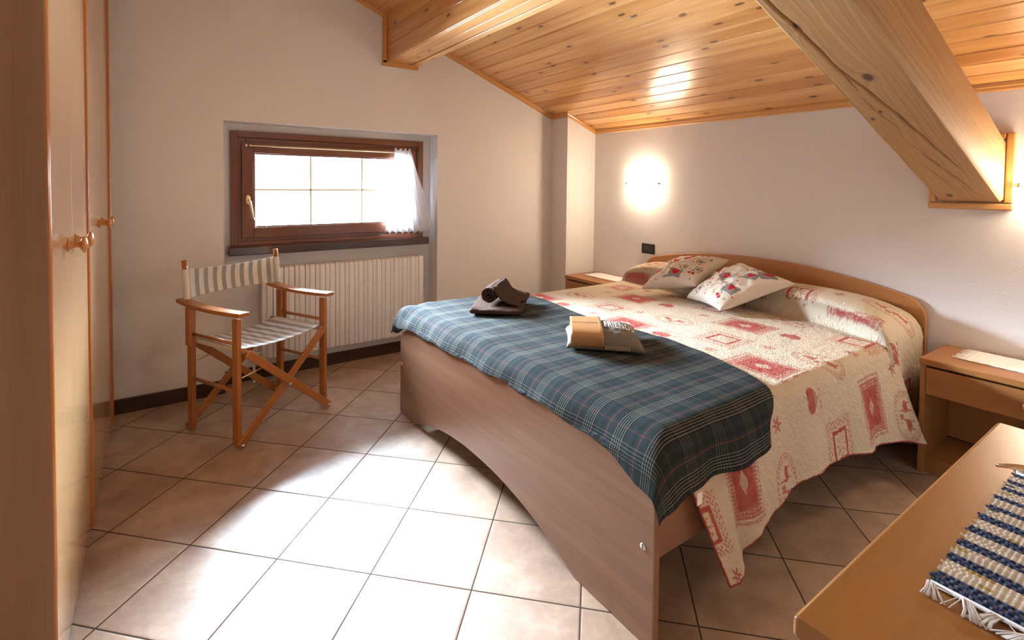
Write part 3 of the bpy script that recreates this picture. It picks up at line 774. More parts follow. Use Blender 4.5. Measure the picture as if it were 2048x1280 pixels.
# canvas seat
n, m_ = 40, 40
v, u = np.meshgrid(np.linspace(0, 1, n), np.linspace(0, 1, m_), indexing='ij')
X = (u-0.5)*2*(HX-0.020); Y = (v-0.5)*2*(HY+0.006)+0.004
Z = 0.4665 - 0.030*(1-((u-0.5)*2)**2)*(0.75+0.25*v) + 0.002*np.cos(v*20)*(1-((u-0.5)*2)**2)
CH(gridobj('canvas_seat', np.stack([X, Y, Z], -1), np.stack([Y+0.2, X+0.3], -1)[:, :, ::-1]*np.array([1, 1]), canvas, None, thick=0.0025))
for sx in (-1, 1):
    bm = newbm(); tube(bm, [(sx*(HX-0.028), -HY+0.0, 0.452), (sx*(HX-0.028), HY+0.006, 0.452)], 0.0148, 18, caps=False)
    CH(finish('seat_sleeve', bm, sleevecloth, None, smooth=True))
# canvas back
X = (u-0.5)*2*(HX+0.006); zz = 0.662+0.152*v
bow = (1-((u-0.5)*2)**2)
Y = HY+0.022+(zz-0.662)*0.12 + 0.012 + 0.030*bow*(1-0.4*v) + 0.010*np.sin(v*PI)*bow
Z = zz - 0.016*bow*v + 0.006*bow*(1-v)
CH(gridobj('canvas_back', np.stack([X, Y, Z], -1), np.stack([X+0.31, zz], -1), canvas, None, thick=0.0025))
for sx in (-1, 1):
    px = sx*(HX+0.006); bm = newbm(); tube(bm, [(px, HY+0.0225, 0.664), (px, HY+0.0405, 0.812)], 0.0152, 18, caps=False)
    o = finish('back_sleeve', bm, sleevecloth, None, smooth=True); CH(o)

# ------------------------------------------------------------------ bed
BY0, BY1, FBX = 0.851, 2.574, 1.081
bed = empty('double_bed', (2.0, 1.7, 0), label='large wooden double bed with arched headboard and arched footboard', cat='bed')
def BD(o): return child_world(o, bed)
def foot_outline():
    pts = []; cy = (BY0+BY1)/2; hw = (BY1-BY0)/2
    def top(y): return 0.512-0.062*abs((y-cy)/hw)**3.0
    R = 0.07
    # bottom left to right with the arch
    pts.append((BY0, 0.0)); pts.append((BY0, top(BY0)-R))
    for k in range(1, 10):
        a = k/10*PI/2; y = BY0+R*(1-math.cos(a)); pts.append((y, top(y)-R*(1-math.sin(a))))
    for y in np.linspace(BY0+R, BY1-R, 40): pts.append((float(y), float(top(y))))
    for k in range(9, 0, -1):
        a = k/10*PI/2; y = BY1-R*(1-math.cos(a)); pts.append((y, top(y)-R*(1-math.sin(a))))
    pts.append((BY1, top(BY1)-R)); pts.append((BY1, 0.0))
    for k in range(41):
        t = k/40; y = 2.385+(1.165-2.385)*t; pts.append((y, 0.118*(1-abs(2*t-1)**2.2)))
    return pts
BD(prism('footboard', foot_outline(), 0, FBX, FBX+0.024, bed_lam, None, 1, 0.004, seg=3))
def head_outline():
    pts = [(BY0-0.008, 0.12)]; cy = 1.705; hw = 0.862; R = 0.085
    def top(y): return 0.815-0.115*abs((y-cy)/hw)**2.1
    y0, y1 = cy-hw, cy+hw
    pts = [(y0, 0.10), (y0, top(y0)-R)]
    for k in range(1, 10):
        a = k/10*PI/2; y = y0+R*(1-math.cos(a)); pts.append((y, top(y)-R*(1-math.sin(a))))
    for y in np.linspace(y0+R, y1-R, 50): pts.append((float(y), float(top(y))))
    for k in range(9, 0, -1):
        a = k/10*PI/2; y = y1-R*(1-math.cos(a)); pts.append((y, top(y)-R*(1-math.sin(a))))
    pts += [(y1, top(y1)-R), (y1, 0.10)]
    return pts
BD(prism('headboard', head_outline(), 0, 3.072, 3.098, head_lam, None, 1, 0.005, seg=3))
for y0 in (BY0+0.006, BY1-0.030):
    BD(boxobj('side_rail', (FBX+0.0245, y0, 0.245), (3.0715, y0+0.024, 0.392), bed_lam, None, 0, 0.003))
for y0 in (BY0+0.02, BY1-0.075): BD(boxobj('leg', (3.02, y0, 0.0), (3.0715, y0+0.055, 0.24), bed_lam, None, 2, 0.003))
bm = newbm()
for x in np.arange(1.2, 3.05, 0.12): box(bm, (x, BY0+0.031, 0.330), (x+0.07, BY1-0.031, 0.348), 1)
o = finish('slats', bm, plain('birch', (0.6, 0.45, 0.28), 0.5), None); BD(o)
for yy in (BY0+0.038, BY1-0.022):
    z = 0.270
    c = BD(lathe('screw_cap', [(0.0005, 0.0), (0.0095, 0.0), (0.0095, 0.0015), (0.0085, 0.0025), (0.0005, 0.003)], Matrix.Translation((FBX-0.0002, yy, z)) @ TOMX, steel, None, 20))
    sl_ = boxobj('screw_slot', (FBX-0.0036, yy-0.001, z-0.008), (FBX-0.0030, yy+0.001, z+0.008), dkgasket); sl_.parent = c; sl_.matrix_parent_inverse = Matrix.Identity(4)
mt = boxobj('mattress', (1.125, 0.905, 0.350), (3.055, 2.520, 0.535), mattcloth, None, 0, 0.045, seg=4)
tag(mt, 'thick white mattress lying in the wooden bed under the quilt', 'mattress')

# quilt -------------------------------------------------------------------
CREAM = np.array((0.62, 0.52, 0.385)); RED = np.array((0.36, 0.026, 0.022)); RED2 = np.array((0.56, 0.16, 0.11))
def quilt_print(U, V):
    n = U.size; ink_ = np.zeros(U.shape); light = np.zeros(U.shape)
    px, py = 0.96, 0.695
    def cells(ox, oy, fn):
        for k in (0, 1):
            dx = (U-ox-0.48*k+px/2) % px - px/2; dy = (V-oy-0.3475*k+py/2) % py - py/2
            fn(dx, dy)
    def put(mask, a): np.maximum(ink_, np.where(mask, a, 0), out=ink_)
    def gingham(dx, dy, p=0.012): return ((np.floor(dx/p)+np.floor(dy/p)) % 2) == 0
    def filled(dx, dy):
        ax, ay = np.abs(dx)/0.100, np.abs(dy)/0.125; r = np.maximum(ax, ay)
        put((r < 1.0) & (r > 0.91) & (np.mod(dx+dy, 0.014) < 0.009), 0.8)
        put((r < 0.86) & (r > 0.62) & ((np.mod(dx, 0.012) < 0.007) | (np.mod(dy, 0.012) < 0.007)), 0.85)
        put(r <= 0.62, 1.0)
        c = (np.abs(dx)+np.abs(dy)*0.7 < 0.026) & (np.mod(dx*1.3+dy, 0.009) < 0.006)
        ink_[c] = 0.05
    def framed(dx, dy):
        r = np.maximum(np.abs(dx), np.abs(dy))
        put((r < 0.058) & (r > 0.043), 1.0)
        an = np.arctan2(dy, dx); rr = np.hypot(dx, dy)
        star = (np.abs(np.cos(an*4)) > 0.86) & (rr > 0.008) & (rr < 0.038) & (np.mod(rr, 0.014) > 0.004)
        put(star, 0.9)
        # floral border
        orn = (r > 0.064) & (r < 0.098) & ((np.sin(dx*330)*np.sin(dy*330+np.sin(dx*150)) > 0.12))
        put(orn, 0.75)
    def heart(dx, dy):
        x, y = dy/0.040, -dx/0.036
        h = (x*x+y*y-1)**3 - x*x*y**3*1.0 < 0
        put(h & ~(np.mod(dx, 0.012) < 0.0012), 0.95)
        put((np.abs(dy) < 0.045) & (dx > 0.042) & (dx < 0.055) & (np.sin(dy*300) > 0.1), 0.6)
    def oval(dx, dy):
        r = np.hypot(dx/0.075, dy/0.105); an = np.arctan2(dy/0.105, dx/0.075)
        put((r < 1.0) & (r > 0.95), 0.6)
        put((r < 0.93) & (r > 0.80) & (np.sin(an*34) > 0.1), 0.65)
        put((r < 0.78) & (r > 0.75), 0.5)
        # two simple stags and a heart between
        for sgn in (-1, 1):
            bx, by = dx-0.002, dy-sgn*0.038
            body = ((bx/0.012)**2+(by/0.026)**2) < 1
            legs = (np.abs(np.abs(by)-0.016) < 0.003) & (bx > 0) & (bx < 0.030)
            neck = (np.abs(by+sgn*0.020+bx*0.3) < 0.004) & (bx < 0) & (bx > -0.026)
            ant = (np.abs(np.abs(by+sgn*0.022)-0.008) < 0.002) & (bx < -0.024) & (bx > -0.044)
            put(body | legs | neck | ant, 0.9)
        put((np.hypot(dx+0.028, dy) < 0.012), 0.85)
    def star(dx, dy):
        an = np.arctan2(dy, dx); rr = np.hypot(dx, dy)
        put((rr < 0.030*(0.35+0.65*np.abs(np.cos(an*3))**3)) & (rr > 0.004), 0.85)
    cells(1.92, 1.02, filled); cells(2.10, 1.30, framed); cells(1.94, 1.50, heart); cells(2.18, 0.93, oval)
    cells(1.92, 1.25, star); cells(2.16, 1.13, star)
    ink_ *= 0.86+0.14*vnoise(U*55, V*55, 8)
    a = ink_[..., None]
    base = CREAM*(0.96+0.06*vnoise(U*9, V*9, 4))[..., None]
    return base*(1-a)+RED*a
def roll(d, r, th):
    t = np.minimum(d/r, th); l = np.maximum(d-r*th, 0)
    return r*np.sin(t)+l*math.cos(th), r*(1-np.cos(t))+l*math.sin(th)
TQ = 0.560
def quilt():
    step = 0.0042
    a = np.arange(1.150, 3.064, step)
    topV = np.arange(2.50, 0.91, -step)
    leftn = 50; dropn = 115
    A = a[:, None]
    # hem height along X
    hemz = np.interp(a, [1.15, 1.20, 1.30, 1.45, 1.62, 1.85, 2.1, 2.3, 2.5, 2.66, 2.76, 2.9, 3.07], [0.10, 0.098, 0.135, 0.190, 0.232, 0.258, 0.243, 0.215, 0.195, 0.165, 0.140, 0.17, 0.20])
    th = math.radians(81)
    th_a = np.radians(np.interp(a, [1.15, 1.5, 2.2, 2.6, 2.72, 2.80, 3.07], [82, 80, 80, 78, 77, 87, 88]))
    dq = np.linspace(0, 1, dropn+1)[1:][None, :]
    R = 0.06
    dmax = R*th_a + (TQ-hemz-R*(1-np.cos(th_a)))/np.sin(th_a)
    D = dq*dmax[:, None]
    t = np.minimum(D/R, th_a[:, None]); l = np.maximum(D-R*th_a[:, None], 0)
    hor = R*np.sin(t)+l*np.cos(th_a)[:, None]; drp = R*(1-np.cos(t))+l*np.sin(th_a)[:, None]
    Vr = 0.91-D; Yr = 0.91-hor; Zr = TQ-drp
    fr = np.clip(drp/0.40, 0, 1.2)
    wave = 0.011*np.sin(2*PI*A/0.37+0.6)+0.007*np.sin(2*PI*A/0.21+2.0)
    wave = wave*sstep(A, 1.1, 1.4)*(1-sstep(A, 2.72, 2.78))
    ridge = 0.030*np.exp(-((A-2.66-0.05*fr)/0.045)**2)
    Yr = Yr - fr**1.3*(wave+ridge)
    Yr = np.where(A > 2.745, np.maximum(Yr, 0.792), Yr)
    Yr = np.minimum(Yr, 0.846) if False else Yr
    Xr = A + 0.19*(1-sstep(A, 1.15, 1.55))*np.clip(drp/0.45, 0, 1.1)
    # left roll
    dl = np.linspace(0.34, 0.006, leftn)[None, :]+0*A
    hl, dpl = roll(dl, 0.055, math.radians(86)); Yl = 2.50+hl; Zl = TQ-dpl; Vl = 2.50+dl; Xl = A+0*dl
    Vt = topV[None, :]+0*A; Yt = Vt.copy(); Zt = np.full(Vt.shape, TQ); Xt = A+0*Vt
    X = np.concatenate([Xl, Xt, Xr+0*Vr], 1); Y = np.concatenate([Yl, Yt, Yr], 1); Z = np.concatenate([Zl, Zt, Zr], 1); V = np.concatenate([Vl, Vt, Vr], 1)
    # pillows under the quilt
    Yc = np.clip(Y, 0.0, 3.0)
    xf = np.interp(Yc, [0.80, 0.90, 1.05, 1.25, 1.7, 2.6], [2.63, 2.66, 2.72, 2.765, 2.80, 2.80])
    w = (X-xf)/(3.064-xf); w = np.clip(w, 0, 1)
    px_ = np.where(w < 0.42, np.clip(1-(1-w/0.42)**3.4, 0, 1)**0.45, 1-0.22*((w-0.42)/0.58)**2)
    def pil(c, hw, hgt): return hgt*np.clip(1-np.abs((Yc-c)/hw)**3.2, 0, 1)**0.62
    H = np.maximum(pil(1.268, 0.435, 0.158), pil(2.135, 0.440, 0.158))*px_
    fade = np.where(V < 0.86, np.clip(1-(0.86-V)/0.05, 0, 1), 1)
    Z = Z + H
    ov = H/0.158*np.exp(-((w-0.10)/0.09)**2)
    X = X - 0.035*ov*(w > 0)
    # belly of the bedding and gentle wrinkles
    flat = sstep(Y, 0.86, 1.0)*(1-sstep(Y, 2.42, 2.55))
    Z = Z + flat*(0.004*np.sin((Y-0.9)/1.6*PI)+0.0035*(vnoise(X*7, Y*7, 11)-0.5)+0.002*(vnoise(X*22, Y*22, 12)-0.5))
    # quilting relief
    nz = vnoise(X*75+V*9, V*75, 13)-0.5
    nx = 0.0022*nz
    side = V < 0.86
    Y = Y + np.where(side, nx*1.6, 0); Z = Z+np.where(side, 0, nx*0.9)
    P = np.stack([X, Y, Z], -1)
    seg = np.linalg.norm(np.diff(P, axis=0), axis=2); seg = np.minimum(seg, 3*step)
    U = np.concatenate([np.zeros((1, X.shape[1])), np.cumsum(seg, 0)], 0)+1.15
    # keep the print aligned where the cloth lies flat
    Uflat = np.where(X < 2.6, A+0*X, U)
    k0 = int((2.6-1.15)/step)
    Uu = A+0*X
    Uu[k0:] = Uu[k0:k0+1]+(U[k0:]-U[k0:k0+1])+0.20*sstep(w[k0:], 0.0, 0.08)*np.where(H[k0:] > 0.01, 1, 0)
    col = quilt_print(Uu, V)
    # red binding along the hem
    hemmask = np.zeros(V.shape, bool); hemmask[:, -2:] = True; hemmask[:2, -dropn:] = True
    col[hemmask] = RED*0.8
    o = gridobj('quilt', P, np.stack([Uu, V], -1), quiltmat, None, color=col, thick=0.004)
    return tag(o, 'cream quilted bedspread printed with red hearts, snowflakes and squares on the bed', 'bedspread')
qo = quilt()
ct = boxobj('care_tag', (1.200, 0.806, 0.385), (1.222, 0.8075, 0.418), plain('white_label', (0.85, 0.85, 0.85), 0.7), None); child_world(ct, qo); ct['label'] = 'small white care tag'

# plaid blanket -------------------------------------------------------------
def blanket():
    R1, R2 = 0.10, 0.068
    ta = np.arange(0, 1.0001, 1/190); V = np.concatenate([np.arange(2.56+0.17, 0.905, -0.0065), np.arange(0.905, 0.905-0.192, -0.0065)])
    Vg = V[None, :]+0*ta[:, None]
    dxm = np.interp(V, [0.70, 0.80, 0.9, 1.0, 1.1, 1.4, 2.0, 2.45, 2.75], [0.20, 0.20, 0.185, 0.155, 0.135, 0.130, 0.140, 0.150, 0.17])
    dxm = dxm+0.004*np.sin(V*23)
    headX = np.interp(V, [0.70, 0.78, 0.88, 1.0, 1.2, 1.42, 1.8, 2.3, 2.75], [1.60, 1.62, 1.70, 1.76, 1.82, 1.86, 1.80, 1.86, 1.84])
    XF = 1.172
    A = (XF-dxm)[None, :]+ta[:, None]*(headX-(XF-dxm))[None, :]
    dx = np.maximum(XF-A, 0); hx, dz1 = roll(dx, R1, math.radians(84))
    X = np.where(dx > 0, XF-hx, A)
    dr = np.maximum(0.905-Vg, 0); hy, dz2 = roll(dr, R2, math.radians(80))
    dl = np.maximum(Vg-2.56, 0); hyl, dz3 = roll(dl, 0.06, math.radians(86))
    Y = np.where(dr > 0, 0.905-hy, np.where(dl > 0, 2.56+hyl, Vg))
    drop = np.hypot(dz1, dz2); drop = np.hypot(drop, dz3)
    Z = 0.5725-drop
    # hang folds on the right and loose wrinkles
    fr = np.clip(dz2/0.12, 0, 1.3)
    Y = Y-fr*(0.010*np.sin(A*18+0.5)+0.004*np.sin(A*37)+0.008)
    both = np.clip(dz1/0.06, 0, 1)*np.clip(dz2/0.06, 0, 1)
    X = X-0.006*np.sin(Vg*16)*np.clip(dz1/0.06, 0, 1)-0.006*both
    Z = Z+(0.007*vnoise(A*6, Vg*6, 21)+0.003*vnoise(A*17, Vg*17, 22))*(1-np.clip(drop/0.2, 0, 1))
    lf = np.clip((Vg-2.40)/0.3, 0, 1)*np.clip((1.35-A)/0.3, 0, 1)
    Z = Z+0.020*lf*np.sin(A*38+Vg*21); Y = Y+0.035*lf*vnoise(A*14, Vg*9, 24); X = X-0.010*lf
    X = np.minimum(X, np.where((dx > R1*1.3), FBX-0.009, X))
    P = np.stack([X, Y, Z], -1)
    o = gridobj('plaid_blanket', P, np.stack([A, Vg], -1), plaid, None, thick=0.006)
    return tag(o, 'dark blue-grey plaid wool blanket with red lines folded across the foot of the bed', 'blanket')
blanket()

# puffed cloth bodies: cushions and pouch -----------------------------------
def puff_surface(C, thick, n=110, power=0.55, sag=0.06, seed=1, wr=0.004, lowf=0.5):
    """C: four corners (front-left, front-right, back-right, back-left); returns upper and lower sheets"""
    C = [np.array(c, float) for c in C]
    v, u = np.meshgrid(np.linspace(0, 1, n), np.linspace(0, 1, n), indexing='ij')
    # edges pulled inwards between corners
    pu = u + sag*np.sin(v*PI)*(0.5-u)*2*0.5; pv = v + sag*np.sin(u*PI)*(0.5-v)*2*0.5
    P = ((1-pu)*(1-pv))[..., None]*C[0]+(pu*(1-pv))[..., None]*C[1]+(pu*pv)[..., None]*C[2]+((1-pu)*pv)[..., None]*C[3]
    nrm = np.cross(C[1]-C[0], C[3]-C[0]); nrm /= np.linalg.norm(nrm)
    if nrm[2] < 0: nrm = -nrm
    s = (np.clip(4*u*(1-u), 0, 1)*np.clip(4*v*(1-v), 0, 1))
    h = s**power
    nz = (vnoise(u*6, v*6, seed)-0.5)*2*wr+(vnoise(u*15, v*15, seed+1)-0.5)*wr
    # radiating creases near the seam
    edge = np.minimum(np.minimum(u, 1-u), np.minimum(v, 1-v))
    cre = 0.0022*np.sin(u*70)*np.exp(-np.minimum(v, 1-v)*22)*(edge < .5)+0.0022*np.sin(v*70)*np.exp(-np.minimum(u, 1-u)*22)
    up = P+nrm*(thick*(1-lowf)*h+(nz+cre)*s**0.4)[..., None]
    lo = P-nrm*(thick*lowf*h)[..., None]
    return u, v, up, lo, nrm
def puff_object(name, C, thick, mat, colfn=None, parent=None, **kw):
    u, v, up, lo, nrm = puff_surface(C, thick, **kw)
    n = u.shape[0]
    P = np.concatenate([up, lo[::-1]], 0)      # fold over the back edge
    UV = np.stack([np.concatenate([u, u[::-1]], 0), np.concatenate([v, v[::-1]+1.0], 0)], -1)*0.4
    col = colfn(np.concatenate([u, u[::-1]], 0), np.concatenate([v, 2-v[::-1]], 0)) if colfn else None
    o = gridobj(name, P, UV, mat, parent, color=col)
    # weld the remaining open seams
    bm = bmesh.new(); bm.from_mesh(o.data); bmesh.ops.remove_doubles(bm, verts=bm.verts[:], dist=0.0004); bmesh.ops.recalc_face_normals(bm, faces=bm.faces[:])
    bm.to_mesh(o.data); bm.free()
    return o, (up, nrm)
def cushion_print(seed):
    def fn(u, v):
        x, y = u*0.4, v*0.4; col = np.ones(u.shape+(3,))*np.array((0.66, 0.58, 0.47)); r = np.random.default_rng(seed)
        RD = np.array((0.42, 0.02, 0.025)); GR = np.array((0.20, 0.18, 0.16)); DG = np.array((0.08, 0.06, 0.055)); LG = np.array((0.38, 0.34, 0.30))
        def rot(cx, cy, a):
            dx, dy = x-cx, y-cy; return dx*math.cos(a)+dy*math.sin(a), -dx*math.sin(a)+dy*math.cos(a)
        def heart(cx, cy, s, a, c):
            p, q = rot(cx, cy, a); p, q = p/s, q/s; m_ = (p*p+q*q-1)**3-p*p*q**3 < 0; col[m_] = c
        used = []
        def spot(d):
            for _ in range(200):
                c = r.uniform(0.03, 0.37, 2)
                if all(math.hypot(c[0]-k[0], c[1]-k[1]) > d+k[2] for k in used): used.append((c[0], c[1], d)); return c
            return r.uniform(0.03, 0.37, 2)
        for k in range(4):                                    # grey patches with a red heart
            cx, cy = spot(0.035); a = r.uniform(-0.5, 0.5); p, q = rot(cx, cy, a)
            m_ = (np.abs(p) < 0.044) & (np.abs(q) < 0.033); col[m_] = GR; col[m_ & (np.mod(p, 0.010) < 0.003)] = LG
            heart(cx, cy+0.004, 0.021, a, RD)
        for k in range(3):                                    # outlined tags
            cx, cy = spot(0.026); a = r.uniform(-0.6, 0.6); p, q = rot(cx, cy, a); rr = np.maximum(np.abs(p)/0.022, np.abs(q)/0.026)
            col[(rr < 1) & (rr > 0.82)] = DG; heart(cx, cy, 0.012, a, GR)
        for k in range(4):                                    # sprigs with hanging hearts
            cx, cy = spot(0.034); a = r.uniform(0, 6.28); p, q = rot(cx, cy, a)
            rr = np.hypot(p, q); an = np.arctan2(q, p)
            col[(np.abs(rr-0.030) < 0.0014) & (an > -0.2) & (an < 2.2)] = DG
            col[(np.abs(p-0.008) < 0.001) & (q > 0) & (q < 0.028)] = DG
            heart(cx+0.030*math.cos(a), cy+0.030*math.sin(a), 0.011, a, RD); heart(cx+0.006, cy-0.006, 0.010, a+0.6, RD)
        for k in range(5):                                    # small grey birds and leaves
            cx, cy = spot(0.02); a = r.uniform(0, 6.28); p, q = rot(cx, cy, a); m_ = ((p/0.018)**2+(q/0.009)**2 < 1); col[m_] = GR; col[m_ & (np.mod(p+q, 0.006) < 0.002)] = LG
        for k in range(75):
            cx, cy = r.uniform(0.01, 0.39, 2); s = r.choice([0.0020, 0.0026, 0.0045]); heart(cx, cy, s, r.uniform(-1, 1), RD if r.random() < 0.6 else GR)
        edge = np.minimum(np.minimum(u, 1-u), np.minimum(v % 1.0, 1-(v % 1.0)))
        m_ = (edge < 0.012); col[m_] = np.array((0.62, 0.55, 0.46))
        return col
    return fn
def cushion(label, C, seed, pc):
    o, _ = puff_object('throw_cushion', C, 0.135, printmat, cushion_print(pc), n=170, seed=seed, wr=0.012, lowf=0.35, power=0.42, sag=0.10)
    return tag(o, label, 'cushion', 'heart print cushions on the bed')
cushion('cream heart-print cushion, the left of the pair, leaning on the quilt near the headboard', [(2.520, 2.125, 0.600), (2.620, 1.800, 0.665), (2.915, 1.775, 0.800), (2.860, 2.150, 0.745)], 31, 3)
cushion('cream heart-print cushion, the right of the pair, lying in front of the other one', [(2.600, 1.850, 0.588), (2.467, 1.548, 0.592), (2.800, 1.325, 0.740), (2.900, 1.690, 0.792)], 41, 9)

# felt pouch with card sleeve ------------------------------------------------
PF = [(1.355, 1.522, 0.594), (1.578, 1.302, 0.592), (1.775, 1.535, 0.604), (1.520, 1.715, 0.600)]
pouch = empty('felt_pouch', (1.56, 1.51, 0.58), label='grey felt pouch lettered FRIENDS in a brown card sleeve on the plaid blanket', cat='pouch')
body, (pup, pn) = puff_object('pouch_body', PF, 0.074, felt, n=70, seed=51, wr=0.004, power=0.38, sag=0.05, lowf=0.08)
child_world(body, pouch)
def sleeve():
    C = [np.array(c) for c in PF]; n = pup.shape[0]
    j0, j1 = int(0.06*n), int(0.48*n)
    rows = []
    js = np.linspace(j0, j1, 14).astype(int)
    u, v, up, lo, nrm = puff_surface(PF, 0.074, n=n, power=0.38, sag=0.05, seed=51, wr=0)
    ax = (C[1]-C[0]); ax /= np.linalg.norm(ax); dep = np.cross(nrm, ax)
    cen0 = (C[0]+C[3])/2; 
    loop_pts = []
    K = 48
    L = np.linalg.norm(C[3]-C[0])/2
    for t in np.linspace(0, 2*PI, K+1):
        c, s = math.cos(t), math.sin(t)
        loop_pts.append((np.sign(c)*abs(c)**0.55, np.sign(s)*abs(s)**0.62))
    P = np.zeros((len(js), K+1, 3)); UV = np.zeros((len(js), K+1, 2))
    for i, j in enumerate(js):
        q = j/(n-1); a = C[0]+(C[1]-C[0])*q; b = C[3]+(C[2]-C[3])*q; mid = (a+b)/2; half = (b-a)/2
        for k, (c, s) in enumerate(loop_pts):
            P[i, k] = mid+half*c*1.0+nrm*(0.0405*s+0.0315); UV[i, k] = (q, k/K)
    o = gridobj('card_sleeve', P, UV, kraft, None, thick=0.0012); child_world(o, pouch); o['label'] = 'brown kraft card sleeve'
    return o
sleeve()
def text_on(txt, size, u0, v0, du, dv, mat, name, lift, C, h, parent, extr=0.0):
    """lettering laid on the upper sheet: u along x of the text, v up"""
    cu = bpy.data.curves.new(name, 'FONT'); cu.body = txt; cu.size = size; cu.resolution_u = 3; cu.space_character = 1.08
    tmp = bpy.data.objects.new(name, cu); COL.objects.link(tmp)
    dg = bpy.context.evaluated_depsgraph_get(); me = bpy.data.meshes.new_from_object(tmp.evaluated_get(dg))
    bpy.data.objects.remove(tmp)
    C = [np.array(c, float) for c in C]
    nr = np.cross(C[1]-C[0], C[3]-C[0]); nr /= np.linalg.norm(nr)
    if nr[2] < 0: nr = -nr
    bm = bmesh.new(); bm.from_mesh(me); bmesh.ops.subdivide_edges(bm, edges=bm.edges[:], cuts=1)
    for vtx in bm.verts:
        u = u0+vtx.co.x*du[0]+vtx.co.y*dv[0]; v = v0+vtx.co.x*du[1]+vtx.co.y*dv[1]
        p = (1-u)*(1-v)*C[0]+u*(1-v)*C[1]+u*v*C[2]+(1-u)*v*C[3]
        vtx.co = Vector(p+nr*(h(u, v)+lift))
    bm.to_mesh(me); bm.free(); me.materials.clear(); me.materials.append(mat)
    o = bpy.data.objects.new(name, me); COL.objects.link(o); child_world(o, parent)
    return o
def hp(u, v): return 0.92*0.074*max(16*u*(1-u)*v*(1-v), 0)**0.38
text_on('FRIENDS', 1.0, 0.505, 0.34, (0.100, 0.0), (0.0, 0.34), whiteprint, 'lettering', 0.005, PF, hp, pouch)
def hs(u, v):
    c = abs(2*v-1); c = min(c, 0.999); s = (1-c**(2/0.55))**(0.31*1.0); return 0.0405*s+0.0315
text_on('FAMILY & SUMMERS', 1.0, 0.085, 0.44, (0.0365, 0.0), (0.0, 0.10), ink, 'sleeve_print', 0.0016, PF, hs, pouch)
text_on('-', 1.0, 0.25, 0.375, (0.05, 0.0), (0.0, 0.05), ink, 'sleeve_print', 0.0016, PF, hs, pouch)
# blanket stitch on the front seam and the folded flap at the back
bm = newbm()
for k in range(16):
    q = 0.50+0.30*k/15; C = [np.array(c) for c in PF]; p = C[0]+(C[1]-C[0])*q
    n2 = np.array([-(C[3]-C[0])[0], -(C[3]-C[0])[1], 0]); n2 /= np.linalg.norm(n2)
    a_ = Vector(p-n2*(-0.002)+np.array([0, 0, 0.022])); b_ = Vector(p+n2*(-0.002)+np.array([0, 0, 0.006]))
    tube(bm, [a_, b_], 0.0011, 6)
child_world(finish('stitching', bm, thread, None), pouch)

# towels -----------------------------------------------------------------------
def rounded_slab(name, C, thick, mat, layers=2, parent=None, seed=1):
    """folded cloth: front edge is a rounded fold"""
    C = [np.array(c, float) for c in C]; K = 40; n = 40
    u = np.linspace(0, 1, n)
    sup = [(np.sign(math.cos(t))*abs(math.cos(t))**0.28, np.sign(math.sin(t))*abs(math.sin(t))**0.75) for t in np.linspace(-PI, PI, K+1)]
    P = np.zeros((n, K+1, 3)); UV = np.zeros((n, K+1, 2))
    for i, q in enumerate(u):
        a = C[0]+(C[1]-C[0])*q; b = C[3]+(C[2]-C[3])*q; mid = (a+b)/2; half = (b-a)/2
        e_ = min(1.0, (min(q, 1-q)/0.03))**0.5
        for k, (c, s) in enumerate(sup):
            P[i, k] = mid+half*c*(0.985+0.015*e_)+np.array([0, 0, thick/2*s*(0.25+0.75*e_)+thick/2]); UV[i, k] = (q, k/K)
    P[..., 2] += (vnoise(P[..., 0]*22, P[..., 1]*22, seed)-0.5)*0.008*(P[..., 2] > (C[0][2]+thick*0.3))
    o = gridobj(name, P, UV, mat, parent)
    bm = bmesh.new(); bm.from_mesh(o.data); bmesh.ops.remove_doubles(bm, verts=bm.verts[:], dist=0.0005); bmesh.ops.holes_fill(bm, edges=[x for x in bm.edges if x.is_boundary], sides=0); bm.to_mesh(o.data); bm.free()
    return o
t1 = rounded_slab('bath_towel', [(1.300, 2.205, 0.585), (1.508, 2.035, 0.585), (1.720, 2.270, 0.586), (1.500, 2.440, 0.586)], 0.034, terry, seed=61)
tag(t1, 'dark brown folded bath towel lying flat on the plaid blanket under the rolled one', 'towel')
def rolled():
    root = empty('rolled_towel', (1.60, 2.25, 0.61), label='dark brown towel rolled up with a loose tail, on top of the folded towel', cat='towel')
    R = 0.043; c0 = Vector((1.420, 2.215, 0.631+R)); c1 = Vector((1.620, 2.385, 0.631+R+0.004))
    ax = (c1-c0).normalized(); side = Vector((ax.y, -ax.x, 0)); up = Vector((0, 0, 1))
    # spiral cross-section whose outer end runs off as the tail
    pts = []
    turns = 3.1
    for k in range(150):
        t = k/149; a = -2*PI*turns*(1-t)+math.radians(62); r = 0.006+(R-0.006)*t
        pts.append((math.cos(a)*r, math.sin(a)*r))
    x0, y0 = pts[-1]
    tail = [(x0+0.016, y0-0.012), (x0+0.030, y0-0.034), (x0+0.044, y0-0.052), (x0+0.066, y0-0.066), (x0+0.095, y0-0.073), (x0+0.125, y0-0.078), (x0+0.150, y0-0.083)]
    pts += tail
    n = 36; P = np.zeros((n, len(pts), 3)); UV = np.zeros((n, len(pts), 2))
    for i in range(n):
        q = i/(n-1); c = c0+(c1-c0)*q
        for k, (a, b) in enumerate(pts):
            w = 1+0.04*math.sin(q*7+k*0.1)
            p = c+side*a*w+up*b*w
            if k > 95: p = p + up*(0.0022*math.sin(q*83+k*1.7)*math.sin(k*2.3+q*31))
            if k > 149: p = p + ax*0.02*(k-149)/7*(q-0.5)+up*0.004*math.sin(q*11+k)
            P[i, k] = p; UV[i, k] = (q, k*0.01)
    o = gridobj('towel_cloth', P, UV, terry, None, thick=0.0075); child_world(o, root)
    return root
rolled()

